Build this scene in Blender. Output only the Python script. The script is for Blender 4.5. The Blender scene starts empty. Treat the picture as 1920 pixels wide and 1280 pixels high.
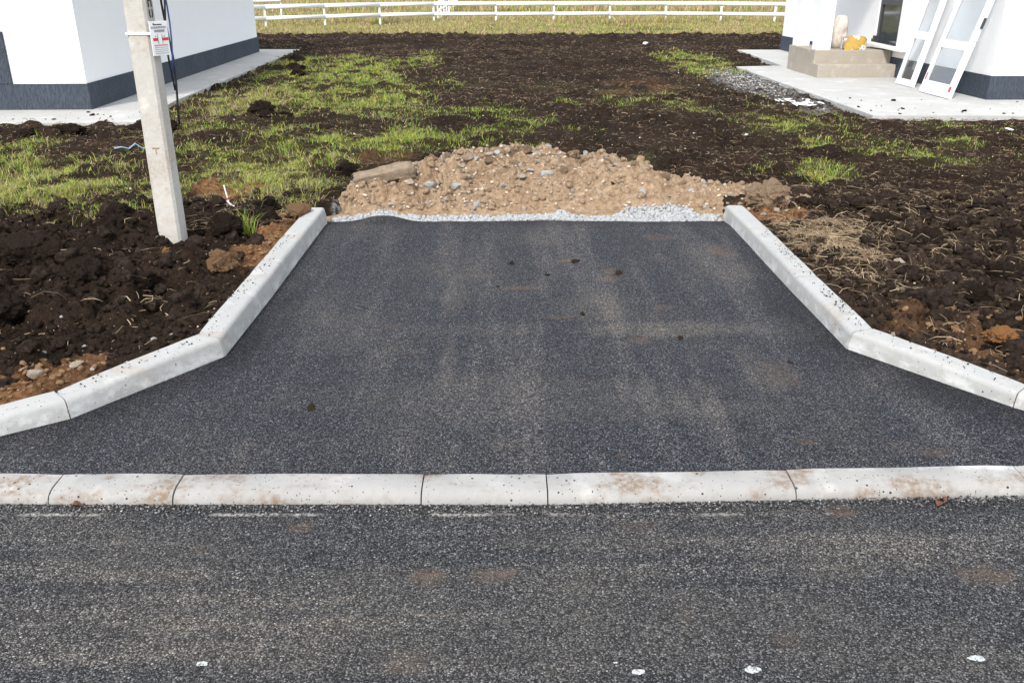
import bpy, bmesh, math, random
import numpy as np
from mathutils import Vector, Matrix

sc = bpy.context.scene
COL = sc.collection

# ------------------------------------------------------------------ camera
cam = bpy.data.cameras.new("camera")
cam.sensor_width = 36.0
cam.lens = 1641.0 / 1920.0 * 36.0
cam.clip_start = 0.05
cam.clip_end = 3000
camo = bpy.data.objects.new("camera", cam)
COL.objects.link(camo)
camo.location = (0, 0, 1.97)
camo.rotation_euler = (math.radians(90 - 22.5), 0, 0)
sc.camera = camo

# ------------------------------------------------------------------ light
SUN_EL, SUN_AZ = math.radians(44), math.radians(200)     # azimuth clockwise from +Y
world = bpy.data.worlds.new("World")
sc.world = world
world.use_nodes = True
wn = world.node_tree.nodes
bg = wn["Background"]
sky = wn.new("ShaderNodeTexSky")
sky.sky_type = 'NISHITA'
sky.sun_disc = False
sky.sun_elevation = SUN_EL
sky.sun_rotation = SUN_AZ
sky.air_density = 1.0
sky.dust_density = 2.5
sky.ozone_density = 1.0
# bright thin cloud over most of the sky
wl = world.node_tree.links
wtc = wn.new("ShaderNodeTexCoord"); wno = wn.new("ShaderNodeTexNoise"); wmr = wn.new("ShaderNodeMapRange"); wmx = wn.new("ShaderNodeMix")
wno.inputs["Scale"].default_value = 2.4; wno.inputs["Detail"].default_value = 6
wmr.inputs[1].default_value = .32; wmr.inputs[2].default_value = .62; wmr.inputs[3].default_value = .5; wmr.inputs[4].default_value = .95
wmx.data_type = 'RGBA'; wmx.inputs[7].default_value = (4.75, 4.95, 5.2, 1)
wl.new(wtc.outputs["Generated"], wno.inputs["Vector"]); wl.new(wno.outputs["Fac"], wmr.inputs[0]); wl.new(wmr.outputs[0], wmx.inputs[0])
wl.new(sky.outputs[0], wmx.inputs[6]); wl.new(wmx.outputs[2], bg.inputs[0])
bg.inputs[1].default_value = 0.15
sd = bpy.data.lights.new("sun", 'SUN')
sd.energy = 1.85
sd.angle = math.radians(8)
sd.color = (1.0, 0.965, 0.915)
suno = bpy.data.objects.new("sun", sd)
COL.objects.link(suno)
sun_from = Vector((math.sin(SUN_AZ) * math.cos(SUN_EL), math.cos(SUN_AZ) * math.cos(SUN_EL), math.sin(SUN_EL)))
suno.rotation_euler = sun_from.to_track_quat('Z', 'Y').to_euler()
sc.view_settings.view_transform = 'Standard'
sc.view_settings.look = 'None'
sc.view_settings.gamma = 1
sc.view_settings.exposure = 1.2
sc.cycles.max_bounces = 6

rng = np.random.default_rng(7)
random.seed(7)

# ------------------------------------------------------------------ numpy noise
def hsh(ix, iy, s):
    h = (ix.astype(np.int64) * 374761393 + iy.astype(np.int64) * 668265263 + s * 974634777) & 0xffffffff
    h = ((h ^ (h >> 13)) * 1274126177) & 0xffffffff
    h = ((h ^ (h >> 16)) * 2246822519) & 0xffffffff
    return ((h ^ (h >> 15)) & 0xffffff) / float(0x1000000)

def vn(x, y, s=0):
    ix, iy = np.floor(x), np.floor(y)
    fx, fy = x - ix, y - iy
    fx = fx * fx * (3 - 2 * fx); fy = fy * fy * (3 - 2 * fy)
    a = hsh(ix, iy, s); b = hsh(ix + 1, iy, s); c = hsh(ix, iy + 1, s); d = hsh(ix + 1, iy + 1, s)
    return (a * (1 - fx) + b * fx) * (1 - fy) + (c * (1 - fx) + d * fx) * fy

def fbm(x, y, s=0, o=4, g=0.5):
    t = np.zeros_like(x); a = 1.0; n = 0
    for i in range(o):
        t += a * vn(x, y, s + i * 17); n += a
        x, y = x * 2.03 + 11.7, y * 2.03 + 5.3; a *= g
    return t / n

def domes(x, y, cell, s=0, prob=0.7, warp=0.35):
    """lumpy clods: union of rounded bumps, height in units of the cell"""
    x = x / cell; y = y / cell
    x = x + warp * (vn(x * 2.3, y * 2.3, s + 5) - .5) * 2
    y = y + warp * (vn(x * 2.3 + 40, y * 2.3, s + 6) - .5) * 2
    ix, iy = np.floor(x), np.floor(y)
    out = np.zeros_like(x)
    for dx in (-1, 0, 1):
        for dy in (-1, 0, 1):
            cx, cy = ix + dx, iy + dy
            px = cx + hsh(cx, cy, s + 1); py = cy + hsh(cx, cy, s + 2)
            r = 0.25 + 0.5 * hsh(cx, cy, s + 3) ** 1.5
            on = hsh(cx, cy, s + 4) < prob
            q = 1 - ((x - px) ** 2 + (y - py) ** 2) / (r * r)
            h = np.where(on & (q > 0), r * np.sqrt(np.maximum(q, 0)), 0)
            out = np.maximum(out, h)
    return out

def sst(a, b, x):
    t = np.clip((x - a) / (b - a), 0, 1)
    return t * t * (3 - 2 * t)

# ------------------------------------------------------------------ layout (metres)
LK = [(-1.617, 7.47), (-1.615, 6.556), (-1.613, 5.575), (-1.622, 4.53), (-2.14, 3.776), (-2.95, 3.20), (-3.8, 2.75)]
RK = [(1.885, 7.64), (1.900, 6.67), (1.908, 5.635), (1.930, 4.64), (2.490, 3.895), (3.22, 3.22), (4.0, 2.75)]
KW = 0.16
LKH = [.140, .140, .135, .122, .100, .050, .0]      # the flares drop towards the road
RKH = [.118, .118, .116, .112, .080, .030, .0]

def poly_sd(x, y, pts, side):
    """distance to polyline, positive on the outer side (side=-1 left kerb, +1 right kerb)"""
    best = np.full_like(x, 1e9); sg = np.ones_like(x)
    P = [(pts[0][0], pts[0][1] + 6)] + list(pts)
    for (ax, ay), (bx, by) in zip(P[:-1], P[1:]):
        vx, vy = bx - ax, by - ay; L2 = vx * vx + vy * vy
        t = np.clip(((x - ax) * vx + (y - ay) * vy) / L2, 0, 1)
        d = np.hypot(x - ax - t * vx, y - ay - t * vy)
        cr = vx * (y - ay) - vy * (x - ax)
        m = d < best
        best = np.where(m, d, best); sg = np.where(m, np.where(cr * side > 0, 1., -1.), sg)
    return best * sg

# patches of grass: x, y, rx, ry, density, dryness
GR = [(-3.37,17.47,1.09,3.4,.9,.3),(-4.8,21.0,.9,2.8,.8,.4),(-3.41,21.73,.76,1.64,.7,.3),(-2.21,22.45,.52,1.75,.6,.3),
      (-4.42,15.6,.95,1.8,.95,.75),(-2.18,11.48,1.1,1.45,1,.3),(-2.25,9.4,1.0,1.2,1,.55),(-3.53,10.42,.6,.6,.8,.3),
      (-4.63,8.65,.75,1.0,1,.55),(-3.6,8.25,.55,.9,.95,.4),(-5.94,10.95,.4,.5,.7,.3),(-.73,11.07,.5,.55,.55,.3),
      (.26,10.94,.25,.35,.7,.2),(1.34,9.77,.2,.25,.9,.2),(4.55,22.8,.8,3.3,.9,.35),(2.83,14.43,.5,.5,.7,.3),
      (3.86,12.71,.75,1.0,.85,.3),(3.83,11.13,.3,.31,.8,.3),(4.54,10.42,.6,.4,.75,.2),(4.96,10.08,.3,.3,.8,.2),
      (3.36,9.34,.33,.38,.9,.2),(2.66,9.48,.2,.34,.4,.3),(5.39,11.33,.45,.3,.5,.4),(4.39,15.16,.25,.7,.7,.6),
      (-3.27,7.51,.17,.28,.9,.2),(-3.75,7.35,.4,.22,.8,.6),(-6.91,12.2,.3,.3,.6,.4),
      (-2.33,8.25,.35,.55,.55,.85),(-2.08,15.04,.55,2.6,.75,.4),(-1.58,11.97,.5,.53,.7,.3),(6.5,11.2,.2,.5,.7,.8),
      (-5.6,9.3,.6,.9,.8,.5),(7.6,10.6,.7,.6,.5,.4),(-5.3,12.0,.8,.35,.35,.6),(-1.9,8.1,.3,.4,.5,.7)]

def grass_mask(x, y):
    m = np.zeros_like(x); dry = np.zeros_like(x)
    wx = x + .35 * (fbm(x * 2.2, y * 2.2, 31, 3) - .5) * 2
    wy = y + .55 * (fbm(x * 1.6, y * 1.6, 37, 3) - .5) * 2
    for (cx, cy, rx, ry, d, dr) in GR:
        q = ((wx - cx) / (rx * 1.15)) ** 2 + ((wy - cy) / (ry * 1.15)) ** 2
        v = d * sst(1.5, .1, q)
        dry = np.where(v > m, dr, dry); m = np.maximum(m, v)
    patch = sst(.38, .66, fbm(x * 3.4, y * 2.6, 53, 5, .65))
    m = m * (0.10 + .90 * patch)
    m = m * (1 - .92 * sst(.9, .3, np.abs(y - 12.9 - .15 * x + .6 * (fbm(x * 1.1, y * .2, 59, 2) - .5))) * sst(-1.2, -2.0, x))
    m = np.maximum(m, .30 * sst(.50, .68, fbm(x * 1.1 + 9, y * .8, 57, 4, .6)) * sst(9.0, 10.5, y) * sst(21, 15, y))
    far = sst(33.0, 34.4, y + 1.6 * (fbm(x * .5, y * .5, 61, 3) - .5))
    dry = np.where(far > .5, .62 + 1.1 * (fbm(x * .22, y * .35, 67, 3) - .4), dry)
    return np.maximum(m, far), np.clip(dry, 0, 1)

def clay_mask(x, y):
    m = np.zeros_like(x)
    for (cx, cy, rx, ry, d) in [(-2.72,8.5,.38,.42,1),(-1.86,6.35,.2,.75,.9),(-1.88,7.3,.2,.35,.7),(-2.28,4.12,.16,.3,.6),(-2.5,3.85,.2,.2,.9),
                                (2.25,7.5,.35,.4,.9),(2.35,4.75,.2,.2,.25),(2.62,4.42,.2,.2,.4),(2.9,4.0,.3,.2,.2),
                                (1.9,16.4,.5,.5,.3),(2.9,17.2,.4,.6,.35),(-1.45,10.1,.4,.6,.3),(2.4,18.2,.7,.5,.2)]:
        q = ((x - cx) / rx) ** 2 + ((y - cy) / ry) ** 2
        m = np.maximum(m, d * sst(1.3, .3, q + .9 * (fbm(x * 5, y * 5, 71, 3) - .5)))
    return m

APRON_L = [(-14.2, 12.0), (-5.33, 12.66), (-5.60, 15.0), (-6.09, 26.4), (-7.4, 26.4), (-14.2, 26.4)]
APRON_R = [(5.364, 13.30), (5.161, 21.05), (6.30, 21.30), (6.42, 26.2), (16.0, 26.4), (16.0, 13.22)]

def in_poly(x, y, poly, grow=0.0):
    inside = np.zeros(x.shape, bool)
    n = len(poly)
    for i in range(n):
        (ax, ay), (bx, by) = poly[i], poly[(i + 1) % n]
        c = ((ay > y) != (by > y)) & (x < (bx - ax) * (y - ay) / (by - ay + 1e-12) + ax)
        inside ^= c
    return inside

def rough(x, y):
    r = .42 + .45 * fbm(x * .6, y * .6, 81, 3)
    r = np.maximum(r, 1.05 * sst(7.9, 7.0, y) * sst(-1.5, -2.0, x))
    r = np.maximum(r, .95 * sst(8.4, 6.9, y - .15 * (x - 2)) * sst(1.8, 2.3, x))
    r = np.maximum(r, .75 * sst(10.5, 12.0, y) * sst(13.2, 12.2, y) * sst(-3.0, -5.0, x))
    r = np.maximum(r, .9 * sst(27, 28.5, y) * sst(34, 32, y))
    r = np.maximum(r, .8 * sst(1.3, .3, np.abs(x + 5.0 - .06 * (y - 15))) * sst(14, 16, y) * sst(26, 20, y))
    return r

def soil_h(x, y):
    z = .055 + .10 * (fbm(x * .45, y * .45, 3, 3) - .5) * sst(6, 11, y) + .05 * (fbm(x * 1.7, y * 1.7, 9, 3) - .5)
    z += .05 * sst(9.0, 6.8, y)
    z += .07 * np.exp(-(((x + 3.0) / .5) ** 2 + ((y - 6.3) / .45) ** 2)) - .06 * np.exp(-(((x + 2.5) / .22) ** 2 + ((y - 6.15) / .3) ** 2))
    z += .10 * np.exp(-(((x + 3.6) / .8) ** 2 + ((y - 5.6) / .7) ** 2))
    z += .13 * sst(27.5, 29.5, y) * sst(33.8, 31, y) * (.6 + .8 * fbm(x * .4, y * .4, 15, 2))
    R = rough(x, y)
    g, _ = grass_mask(x, y)
    R = R * (1 - .5 * np.clip(g, 0, 1))
    fine = sst(14, 9, y)
    c = .40 * domes(x, y, .42, 101, .5) * .42 + .70 * domes(x, y, .2, 111, .6) * .2 + .65 * domes(x, y, .085, 121, .65) * .085
    c += fine * (.6 * domes(x, y, .036, 131, .6) * .036)
    c += .030 * (fbm(x * 9, y * 9, 141, 4) - .5) + fine * .022 * (fbm(x * 32, y * 32, 151, 3, .6) - .5)
    z = z + R * (c - .035)
    # banked against the kerbs
    dl = poly_sd(x, y, LK, -1.0); dr = poly_sd(x, y, RK, 1.0)
    d = np.where(x < .15, dl, dr)
    near = (y < 8.0)
    k = sst(.55, .14, d) * sst(8.0, 7.6, y)
    kh = np.where(x < .15, np.interp(y, [2.75, 3.2, 3.776, 4.53, 5.5, 7.4], [-.01, .03, .08, .10, .115, .12]), np.interp(y, [2.75, 3.22, 3.9, 4.64, 7.6], [-.01, .01, .058, .09, .096]))
    z = z * (1 - .8 * k) + .8 * k * (kh - .012 + R * .35 * (c - .02))
    lim = kh + .5 * np.maximum(d - .17, 0)
    z = np.where(y < 7.8, np.minimum(z, lim), z)
    # below the driveway and the road
    inner = np.where(y < 7.75, sst(.12, .03, d), 0) * sst(7.78, 7.6, y)
    z = z * (1 - inner) + inner * -.22
    roadm = sst(3.45, 3.3, y) * sst(.12, .03, d)
    z = z * (1 - roadm) + roadm * -.22
    z = np.where(y < 3.0, np.minimum(z, .1), z)
    z = z - .22 * sst(-1.62, -1.5, x) * sst(1.95, 1.8, x) * sst(7.5, 7.6, y) * sst(9.2, 8.6, y)
    # under the concrete aprons
    for ap in (APRON_L, APRON_R):
        ins = in_poly(x, y, ap)
        z = np.where(ins, -.02, z)
    # soil stays a little under the front edge of the right apron
    e = sst(12.2, 13.2, y) * sst(4.6, 5.4, x) * sst(16, 13.2, y)
    z = z * (1 - .7 * e) + .7 * e * np.minimum(z, .03)
    return z

# ------------------------------------------------------------------ mesh helpers
def link(o, parent=None):
    COL.objects.link(o)
    if parent is not None: o.parent = parent
    return o

def np_mesh(name, V, F, smooth=True):
    """V (n,3), F (m,k) index array with k = 3 or 4"""
    me = bpy.data.meshes.new(name)
    V = np.ascontiguousarray(V, dtype=np.float32); F = np.ascontiguousarray(F, dtype=np.int32)
    n, k = F.shape
    me.vertices.add(len(V)); me.vertices.foreach_set("co", V.ravel())
    me.loops.add(n * k); me.loops.foreach_set("vertex_index", F.ravel())
    me.polygons.add(n)
    me.polygons.foreach_set("loop_start", np.arange(0, n * k, k, dtype=np.int32))
    me.polygons.foreach_set("loop_total", np.full(n, k, dtype=np.int32))
    if smooth: me.polygons.foreach_set("use_smooth", np.ones(n, dtype=bool))
    me.update(calc_edges=True)
    return me

def attr(me, name, vals):
    a = me.attributes.new(name, 'FLOAT', 'POINT')
    a.data.foreach_set("value", np.ascontiguousarray(vals, dtype=np.float32))

def attr_col(me, name, vals):
    a = me.attributes.new(name, 'FLOAT_COLOR', 'POINT')
    v = np.ones((len(vals), 4), np.float32); v[:, :3] = vals
    a.data.foreach_set("color", v.ravel())

def grid_faces(nr, nc):
    i = np.arange(nr - 1)[:, None] * nc + np.arange(nc - 1)[None, :]
    return np.stack([i, i + 1, i + nc + 1, i + nc], -1).reshape(-1, 4)

def obj(name, me, mat, parent=None):
    if mat is not None:
        me.materials.clear(); me.materials.append(mat)
    o = bpy.data.objects.new(name, me)
    return link(o, parent)

def tag(o, label=None, cat=None, group=None, kind=None):
    if label: o["label"] = label
    if cat: o["category"] = cat
    if group: o["group"] = group
    if kind: o["kind"] = kind
    return o

def empty(name, loc=(0, 0, 0), rz=0):
    o = bpy.data.objects.new(name, None)
    o.location = loc; o.rotation_euler = (0, 0, rz); o.empty_display_size = .2
    return link(o)

class MB:
    def __init__(self): self.bm = bmesh.new()
    def box(self, x0, x1, y0, y1, z0, z1, M=None):
        r = bmesh.ops.create_cube(self.bm, size=1)
        m = Matrix.Translation(((x0 + x1) / 2, (y0 + y1) / 2, (z0 + z1) / 2)) @ Matrix.Diagonal((x1 - x0, y1 - y0, z1 - z0, 1))
        if M is not None: m = M @ m
        bmesh.ops.transform(self.bm, matrix=m, verts=r["verts"])
        return self
    def prism(self, pts, z0, z1):
        vb = [self.bm.verts.new((x, y, z0)) for x, y in pts]; vt = [self.bm.verts.new((x, y, z1)) for x, y in pts]
        n = len(pts)
        self.bm.faces.new(vb[::-1]); self.bm.faces.new(vt)
        for i in range(n): self.bm.faces.new((vb[i], vb[(i + 1) % n], vt[(i + 1) % n], vt[i]))
        return self
    def tube(self, pts, r, n=6):
        rings = []
        for i, p in enumerate(pts):
            p = Vector(p); a = Vector(pts[max(i - 1, 0)]); b = Vector(pts[min(i + 1, len(pts) - 1)])
            t = (b - a).normalized(); u = t.orthogonal().normalized() if i == 0 else (rings_u - t * rings_u.dot(t)).normalized()
            rings_u = u; w = t.cross(u)
            rr = r[i] if isinstance(r, (list, tuple)) else r
            rings.append([self.bm.verts.new(p + rr * (math.cos(2 * math.pi * k / n) * u + math.sin(2 * math.pi * k / n) * w)) for k in range(n)])
        for a, b in zip(rings[:-1], rings[1:]):
            for k in range(n): self.bm.faces.new((a[k], a[(k + 1) % n], b[(k + 1) % n], b[k]))
        self.bm.faces.new(rings[0][::-1]); self.bm.faces.new(rings[-1])
        return self
    def build(self, name, mat, parent=None, bevel=0.0, smooth=False):
        bmesh.ops.recalc_face_normals(self.bm, faces=self.bm.faces)
        if bevel > 0:
            ed = [e for e in self.bm.edges if len(e.link_faces) == 2 and e.calc_face_angle(0) > .5]
            bmesh.ops.bevel(self.bm, geom=ed, offset=bevel, segments=2, affect='EDGES', profile=.6)
        me = bpy.data.meshes.new(name)
        self.bm.to_mesh(me); self.bm.free()
        if smooth:
            for p in me.polygons: p.use_smooth = True
        return obj(name, me, mat, parent)

# ------------------------------------------------------------------ materials
class NT:
    def __init__(self, name, rough=.8, spec=.3):
        self.m = bpy.data.materials.new(name); self.m.use_nodes = True
        self.t = self.m.node_tree; self.n = self.t.nodes
        self.b = self.n["Principled BSDF"]
        self.b.inputs["Roughness"].default_value = rough
        self.b.inputs["Specular IOR Level"].default_value = spec
        self._c = None
    def L(self, a, b): self.t.links.new(a, b)
    def new(self, t): return self.n.new(t)
    def co(self, scale=(1, 1, 1), loc=(0, 0, 0)):
        c = self.new("ShaderNodeTexCoord"); m = self.new("ShaderNodeMapping")
        m.inputs["Scale"].default_value = scale; m.inputs["Location"].default_value = loc
        self.L(c.outputs["Object"], m.inputs[0]); return m.outputs[0]
    def noise(self, scale, detail=4, rough=.55, co=None, dist=0):
        n = self.new("ShaderNodeTexNoise")
        n.inputs["Scale"].default_value = scale; n.inputs["Detail"].default_value = detail
        n.inputs["Roughness"].default_value = rough; n.inputs["Distortion"].default_value = dist
        self.L(co if co is not None else self.co(), n.inputs["Vector"]); return n.outputs["Fac"]
    def voro(self, scale, feat='F1', co=None, out="Distance"):
        n = self.new("ShaderNodeTexVoronoi"); n.feature = feat
        n.inputs["Scale"].default_value = scale
        self.L(co if co is not None else self.co(), n.inputs["Vector"]); return n.outputs[out]
    def rng(self, v, a, b, c=0., d=1., smooth=False):
        n = self.new("ShaderNodeMapRange")
        if smooth: n.interpolation_type = 'SMOOTHSTEP'
        n.inputs[1].default_value = a; n.inputs[2].default_value = b; n.inputs[3].default_value = c; n.inputs[4].default_value = d
        self.L(v, n.inputs[0]); return n.outputs[0]
    def math(self, op, a, b=None):
        n = self.new("ShaderNodeMath"); n.operation = op
        for i, v in enumerate((a, b)):
            if v is None: continue
            if isinstance(v, (int, float)): n.inputs[i].default_value = v
            else: self.L(v, n.inputs[i])
        return n.outputs[0]
    def mix(self, f, a, b, mode='MIX'):
        n = self.new("ShaderNodeMix"); n.data_type = 'RGBA'; n.blend_type = mode
        for s, v in ((n.inputs[0], f), (n.inputs[6], a), (n.inputs[7], b)):
            if isinstance(v, (int, float)): s.default_value = v
            elif isinstance(v, tuple): s.default_value = (*v, 1)
            else: self.L(v, s)
        return n.outputs[2]
    def ramp(self, v, stops):
        n = self.new("ShaderNodeValToRGB"); e = n.color_ramp.elements
        while len(e) < len(stops): e.new(.5)
        for el, (p, c) in zip(e, stops): el.position = p; el.color = (*c, 1)
        self.L(v, n.inputs[0]); return n.outputs[0]
    def at(self, name, col=False):
        n = self.new("ShaderNodeAttribute"); n.attribute_name = name
        return n.outputs["Color" if col else "Fac"]
    def rand(self):
        return self.new("ShaderNodeObjectInfo").outputs["Random"]
    def sepz(self, co=None):
        s = self.new("ShaderNodeSeparateXYZ"); self.L(co if co is not None else self.co(), s.inputs[0]); return s.outputs
    def color(self, c):
        if isinstance(c, tuple): self.b.inputs["Base Color"].default_value = (*c, 1)
        else: self.L(c, self.b.inputs["Base Color"])
    def bump(self, h, strength=.5, dist=.01):
        n = self.new("ShaderNodeBump"); n.inputs["Strength"].default_value = strength; n.inputs["Distance"].default_value = dist
        self.L(h, n.inputs["Height"])
        self.L(n.outputs[0], self.b.inputs["Normal"])
    def bump2(self, h1, s1, d1, h2, s2, d2):
        n = self.new("ShaderNodeBump"); n.inputs["Strength"].default_value = s1; n.inputs["Distance"].default_value = d1
        self.L(h1, n.inputs["Height"])
        k = self.new("ShaderNodeBump"); k.inputs["Strength"].default_value = s2; k.inputs["Distance"].default_value = d2
        self.L(h2, k.inputs["Height"]); self.L(n.outputs[0], k.inputs["Normal"])
        self.L(k.outputs[0], self.b.inputs["Normal"])

def simple(name, c, rough=.6, spec=.3, var=.12, scale=8):
    m = NT(name, rough, spec)
    f = m.noise(scale, 5)
    d = tuple(max(v * (1 - 2 * var), 0) for v in c)
    m.color(m.mix(m.rng(f, .3, .7), c, d))
    return m.m

def asphalt(name, tint, dusty, road):
    m = NT(name, .85, .18)
    co = m.co()
    wob = m.new("ShaderNodeTexNoise"); wob.inputs["Scale"].default_value = 60; m.L(co, wob.inputs["Vector"])
    va = m.new("ShaderNodeVectorMath"); va.operation = 'MULTIPLY_ADD'
    va.inputs[1].default_value = (.006, .006, .006); m.L(wob.outputs["Color"], va.inputs[0]); m.L(co, va.inputs[2])
    v = m.new("ShaderNodeTexVoronoi"); v.inputs["Scale"].default_value = 122; m.L(va.outputs[0], v.inputs["Vector"])
    v2 = m.new("ShaderNodeTexVoronoi"); v2.inputs["Scale"].default_value = 290; m.L(va.outputs[0], v2.inputs["Vector"])
    sep = m.new("ShaderNodeSeparateColor"); m.L(v.outputs["Color"], sep.inputs[0])
    sep2 = m.new("ShaderNodeSeparateColor"); m.L(v2.outputs["Color"], sep2.inputs[0])
    big = m.noise(1.1, 5, .6); mid = m.noise(7, 4, .6)
    stone = m.ramp(sep.outputs[0], [(0, (.018, .018, .021)), (.25, (.044, .045, .049)), (.65, (.098, .098, .100)), (.93, (.16, .158, .153)), (1, (.27, .265, .26))])
    fine = m.ramp(sep2.outputs[0], [(0, (.003, .003, .004)), (.6, (.013, .013, .016)), (.9, (.05, .05, .05)), (1, (.16, .16, .16))])
    pres = m.math('GREATER_THAN', sep.outputs[1], .30)
    edge = m.math('MULTIPLY', m.rng(v.outputs["Distance"], .62, .38, 0, 1, True), pres)
    c = m.mix(edge, fine, stone)
    c = m.mix(1.0, c, tint, 'MULTIPLY')
    dm = m.math('MULTIPLY', m.rng(big, .42, .72, 0, 1, True), m.rng(mid, .25, .7, .3, 1))
    c = m.mix(m.math('MULTIPLY', dm, m.math('MULTIPLY', m.rng(edge, 0, 1, .12, 1), dusty)), c, (.20, .175, .14))
    c = m.mix(m.math('MULTIPLY', m.at('dust'), m.math('MULTIPLY', m.rng(edge, 0, 1, .25, 1), m.rng(m.noise(30, 4, .65), .35, .62, .15, .85))), c, (.21, .185, .15))
    c = m.mix(m.at('fresh'), c, m.mix(1.0, c, (.50, .50, .53), 'MULTIPLY'))
    c = m.mix(m.math('MULTIPLY', m.at('dirt'), m.rng(m.noise(34, 4, .65), .36, .6, .1, .85)), c, (.115, .078, .052))
    # loose brown dirt smears
    sm = m.noise(2.6, 6, .62, m.co((1, .8, 1), (13, 4, 0)))
    sm = m.math('MULTIPLY', m.rng(sm, .66, .76, 0, .55, True), m.rng(m.noise(45, 3), .35, .6))
    c = m.mix(sm, c, (.13, .085, .055))
    # roller streaks
    st = m.noise(1, 4, .6, m.co((4.2, .38, 1) if not road else (.35, 5, 1), (3, 3, 0)))
    c = m.mix(m.math('MULTIPLY', m.rng(st, .46, .66, 0, 1.0, True), m.rng(m.noise(26, 4, .65), .3, .65, .25, 1)), c, m.mix(1.0, c, (1.85, 1.72, 1.55), 'MULTIPLY'))
    if road:
        s = m.sepz()
        wy = m.math('ADD', s[1], m.math('MULTIPLY', m.noise(2.2, 2), .03))
        line = m.math('MULTIPLY', m.rng(m.math('ABSOLUTE', m.math('SUBTRACT', wy, 3.050)), .015, .003), m.rng(m.noise(2.2, 4, .7), .50, .58))
        line = m.math('MULTIPLY', line, m.rng(m.noise(60, 2), .35, .55))
        c = m.mix(m.math('MULTIPLY', line, .75), c, (.45, .43, .39))
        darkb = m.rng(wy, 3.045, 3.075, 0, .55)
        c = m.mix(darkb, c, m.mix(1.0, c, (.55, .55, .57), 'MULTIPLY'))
    m.color(c)
    h = m.math('MULTIPLY', edge, m.rng(v.outputs["Distance"], .6, .1))
    h = m.math('ADD', h, m.math('MULTIPLY', m.rng(v2.outputs["Distance"], .6, .1), .35))
    m.bump2(m.noise(3, 3), .3, .02, h, .9, .006)
    return m.m

M_ROAD = asphalt("road_asphalt", (1.09, 1.09, 1.10), .32, True)
M_DRIVE = asphalt("driveway_asphalt", (.80, .835, .95), .36, False)

def concrete(name, base, dirt=.3, specks=0.0, scale=1.0, dirtcol=(.30, .21, .14), thr=.54):
    m = NT(name, .85, .25)
    n1 = m.noise(2.2 * scale, 5, .6); n2 = m.noise(22 * scale, 5, .65); n3 = m.noise(160, 3)
    dk = tuple(v * .74 for v in base)
    c = m.mix(m.rng(n1, .3, .7), base, tuple(v * .86 for v in base))
    c = m.mix(m.rng(n2, .52, .75, 0, .6), c, dk)
    lt = m.noise(5 * scale, 4, .6, m.co((1, 1, 1), (7, 3, 2)))
    c = m.mix(m.rng(lt, .56, .70, 0, .55), c, tuple(min(v * 1.35, .86) for v in base))
    r = m.rand()
    c = m.mix(m.rng(r, 0, 1, 0, .18), c, m.mix(1.0, c, (.86, .84, .80), 'MULTIPLY'))
    if dirt > 0:
        d = m.noise(2.6 * scale, 6, .66, m.co((1, 1.6, 1), (21, 9, 0)))
        d = m.math('MULTIPLY', m.rng(d, thr, thr + .15, 0, 1, True), m.rng(m.noise(38, 4), .3, .62))
        c = m.mix(m.math('MULTIPLY', d, dirt), c, dirtcol)
    if specks > 0:
        v = m.new("ShaderNodeTexVoronoi"); v.inputs["Scale"].default_value = 30; m.L(m.co(), v.inputs["Vector"])
        s = m.new("ShaderNodeSeparateColor"); m.L(v.outputs["Color"], s.inputs[0])
        k = m.math('MULTIPLY', m.math('LESS_THAN', m.math('ADD', v.outputs["Distance"], m.math('MULTIPLY', n2, .12)), .22), m.math('GREATER_THAN', s.outputs[0], 1 - specks))
        c = m.mix(k, c, (.03, .03, .032))
        v = m.new("ShaderNodeTexVoronoi"); v.inputs["Scale"].default_value = 95; m.L(m.co(), v.inputs["Vector"])
        s = m.new("ShaderNodeSeparateColor"); m.L(v.outputs["Color"], s.inputs[0])
        k = m.math('MULTIPLY', m.math('LESS_THAN', v.outputs["Distance"], .28), m.math('GREATER_THAN', s.outputs[0], 1 - specks * .5))
        c = m.mix(k, c, (.05, .05, .05))
    if specks > 0:
        zz = m.sepz()[2]
        w = m.math('MULTIPLY', m.math('MULTIPLY', m.rng(zz, .085, .03), m.rng(m.sepz()[1], 3.28, 3.32)), m.rng(m.noise(7, 6, .7, m.co((1, 1, 1.5), (3, 8, 1))), .47, .60))
        c = m.mix(m.math('MULTIPLY', w, .7), c, (.54, .55, .55))
    m.color(c)
    m.bump2(n2, .5, .008, n3, .4, .003)
    return m.m

M_KERB = concrete("kerb_concrete", (.365, .366, .358), .5, .06)
M_KERBF = concrete("flush_kerb_concrete", (.315, .308, .298), .9, .2, 1.0, (.17, .115, .075), .47)
M_APRON = concrete("apron_concrete", (.43, .425, .41), .45, .02, .6, (.28, .25, .22))
M_POLE = concrete("pole_concrete", (.50, .48, .445), .6, 0, 1.2, (.33, .27, .21), .48)
M_PORCH = concrete("porch_concrete", (.36, .32, .27), .25, 0, 1.0, (.33, .27, .21))

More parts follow.
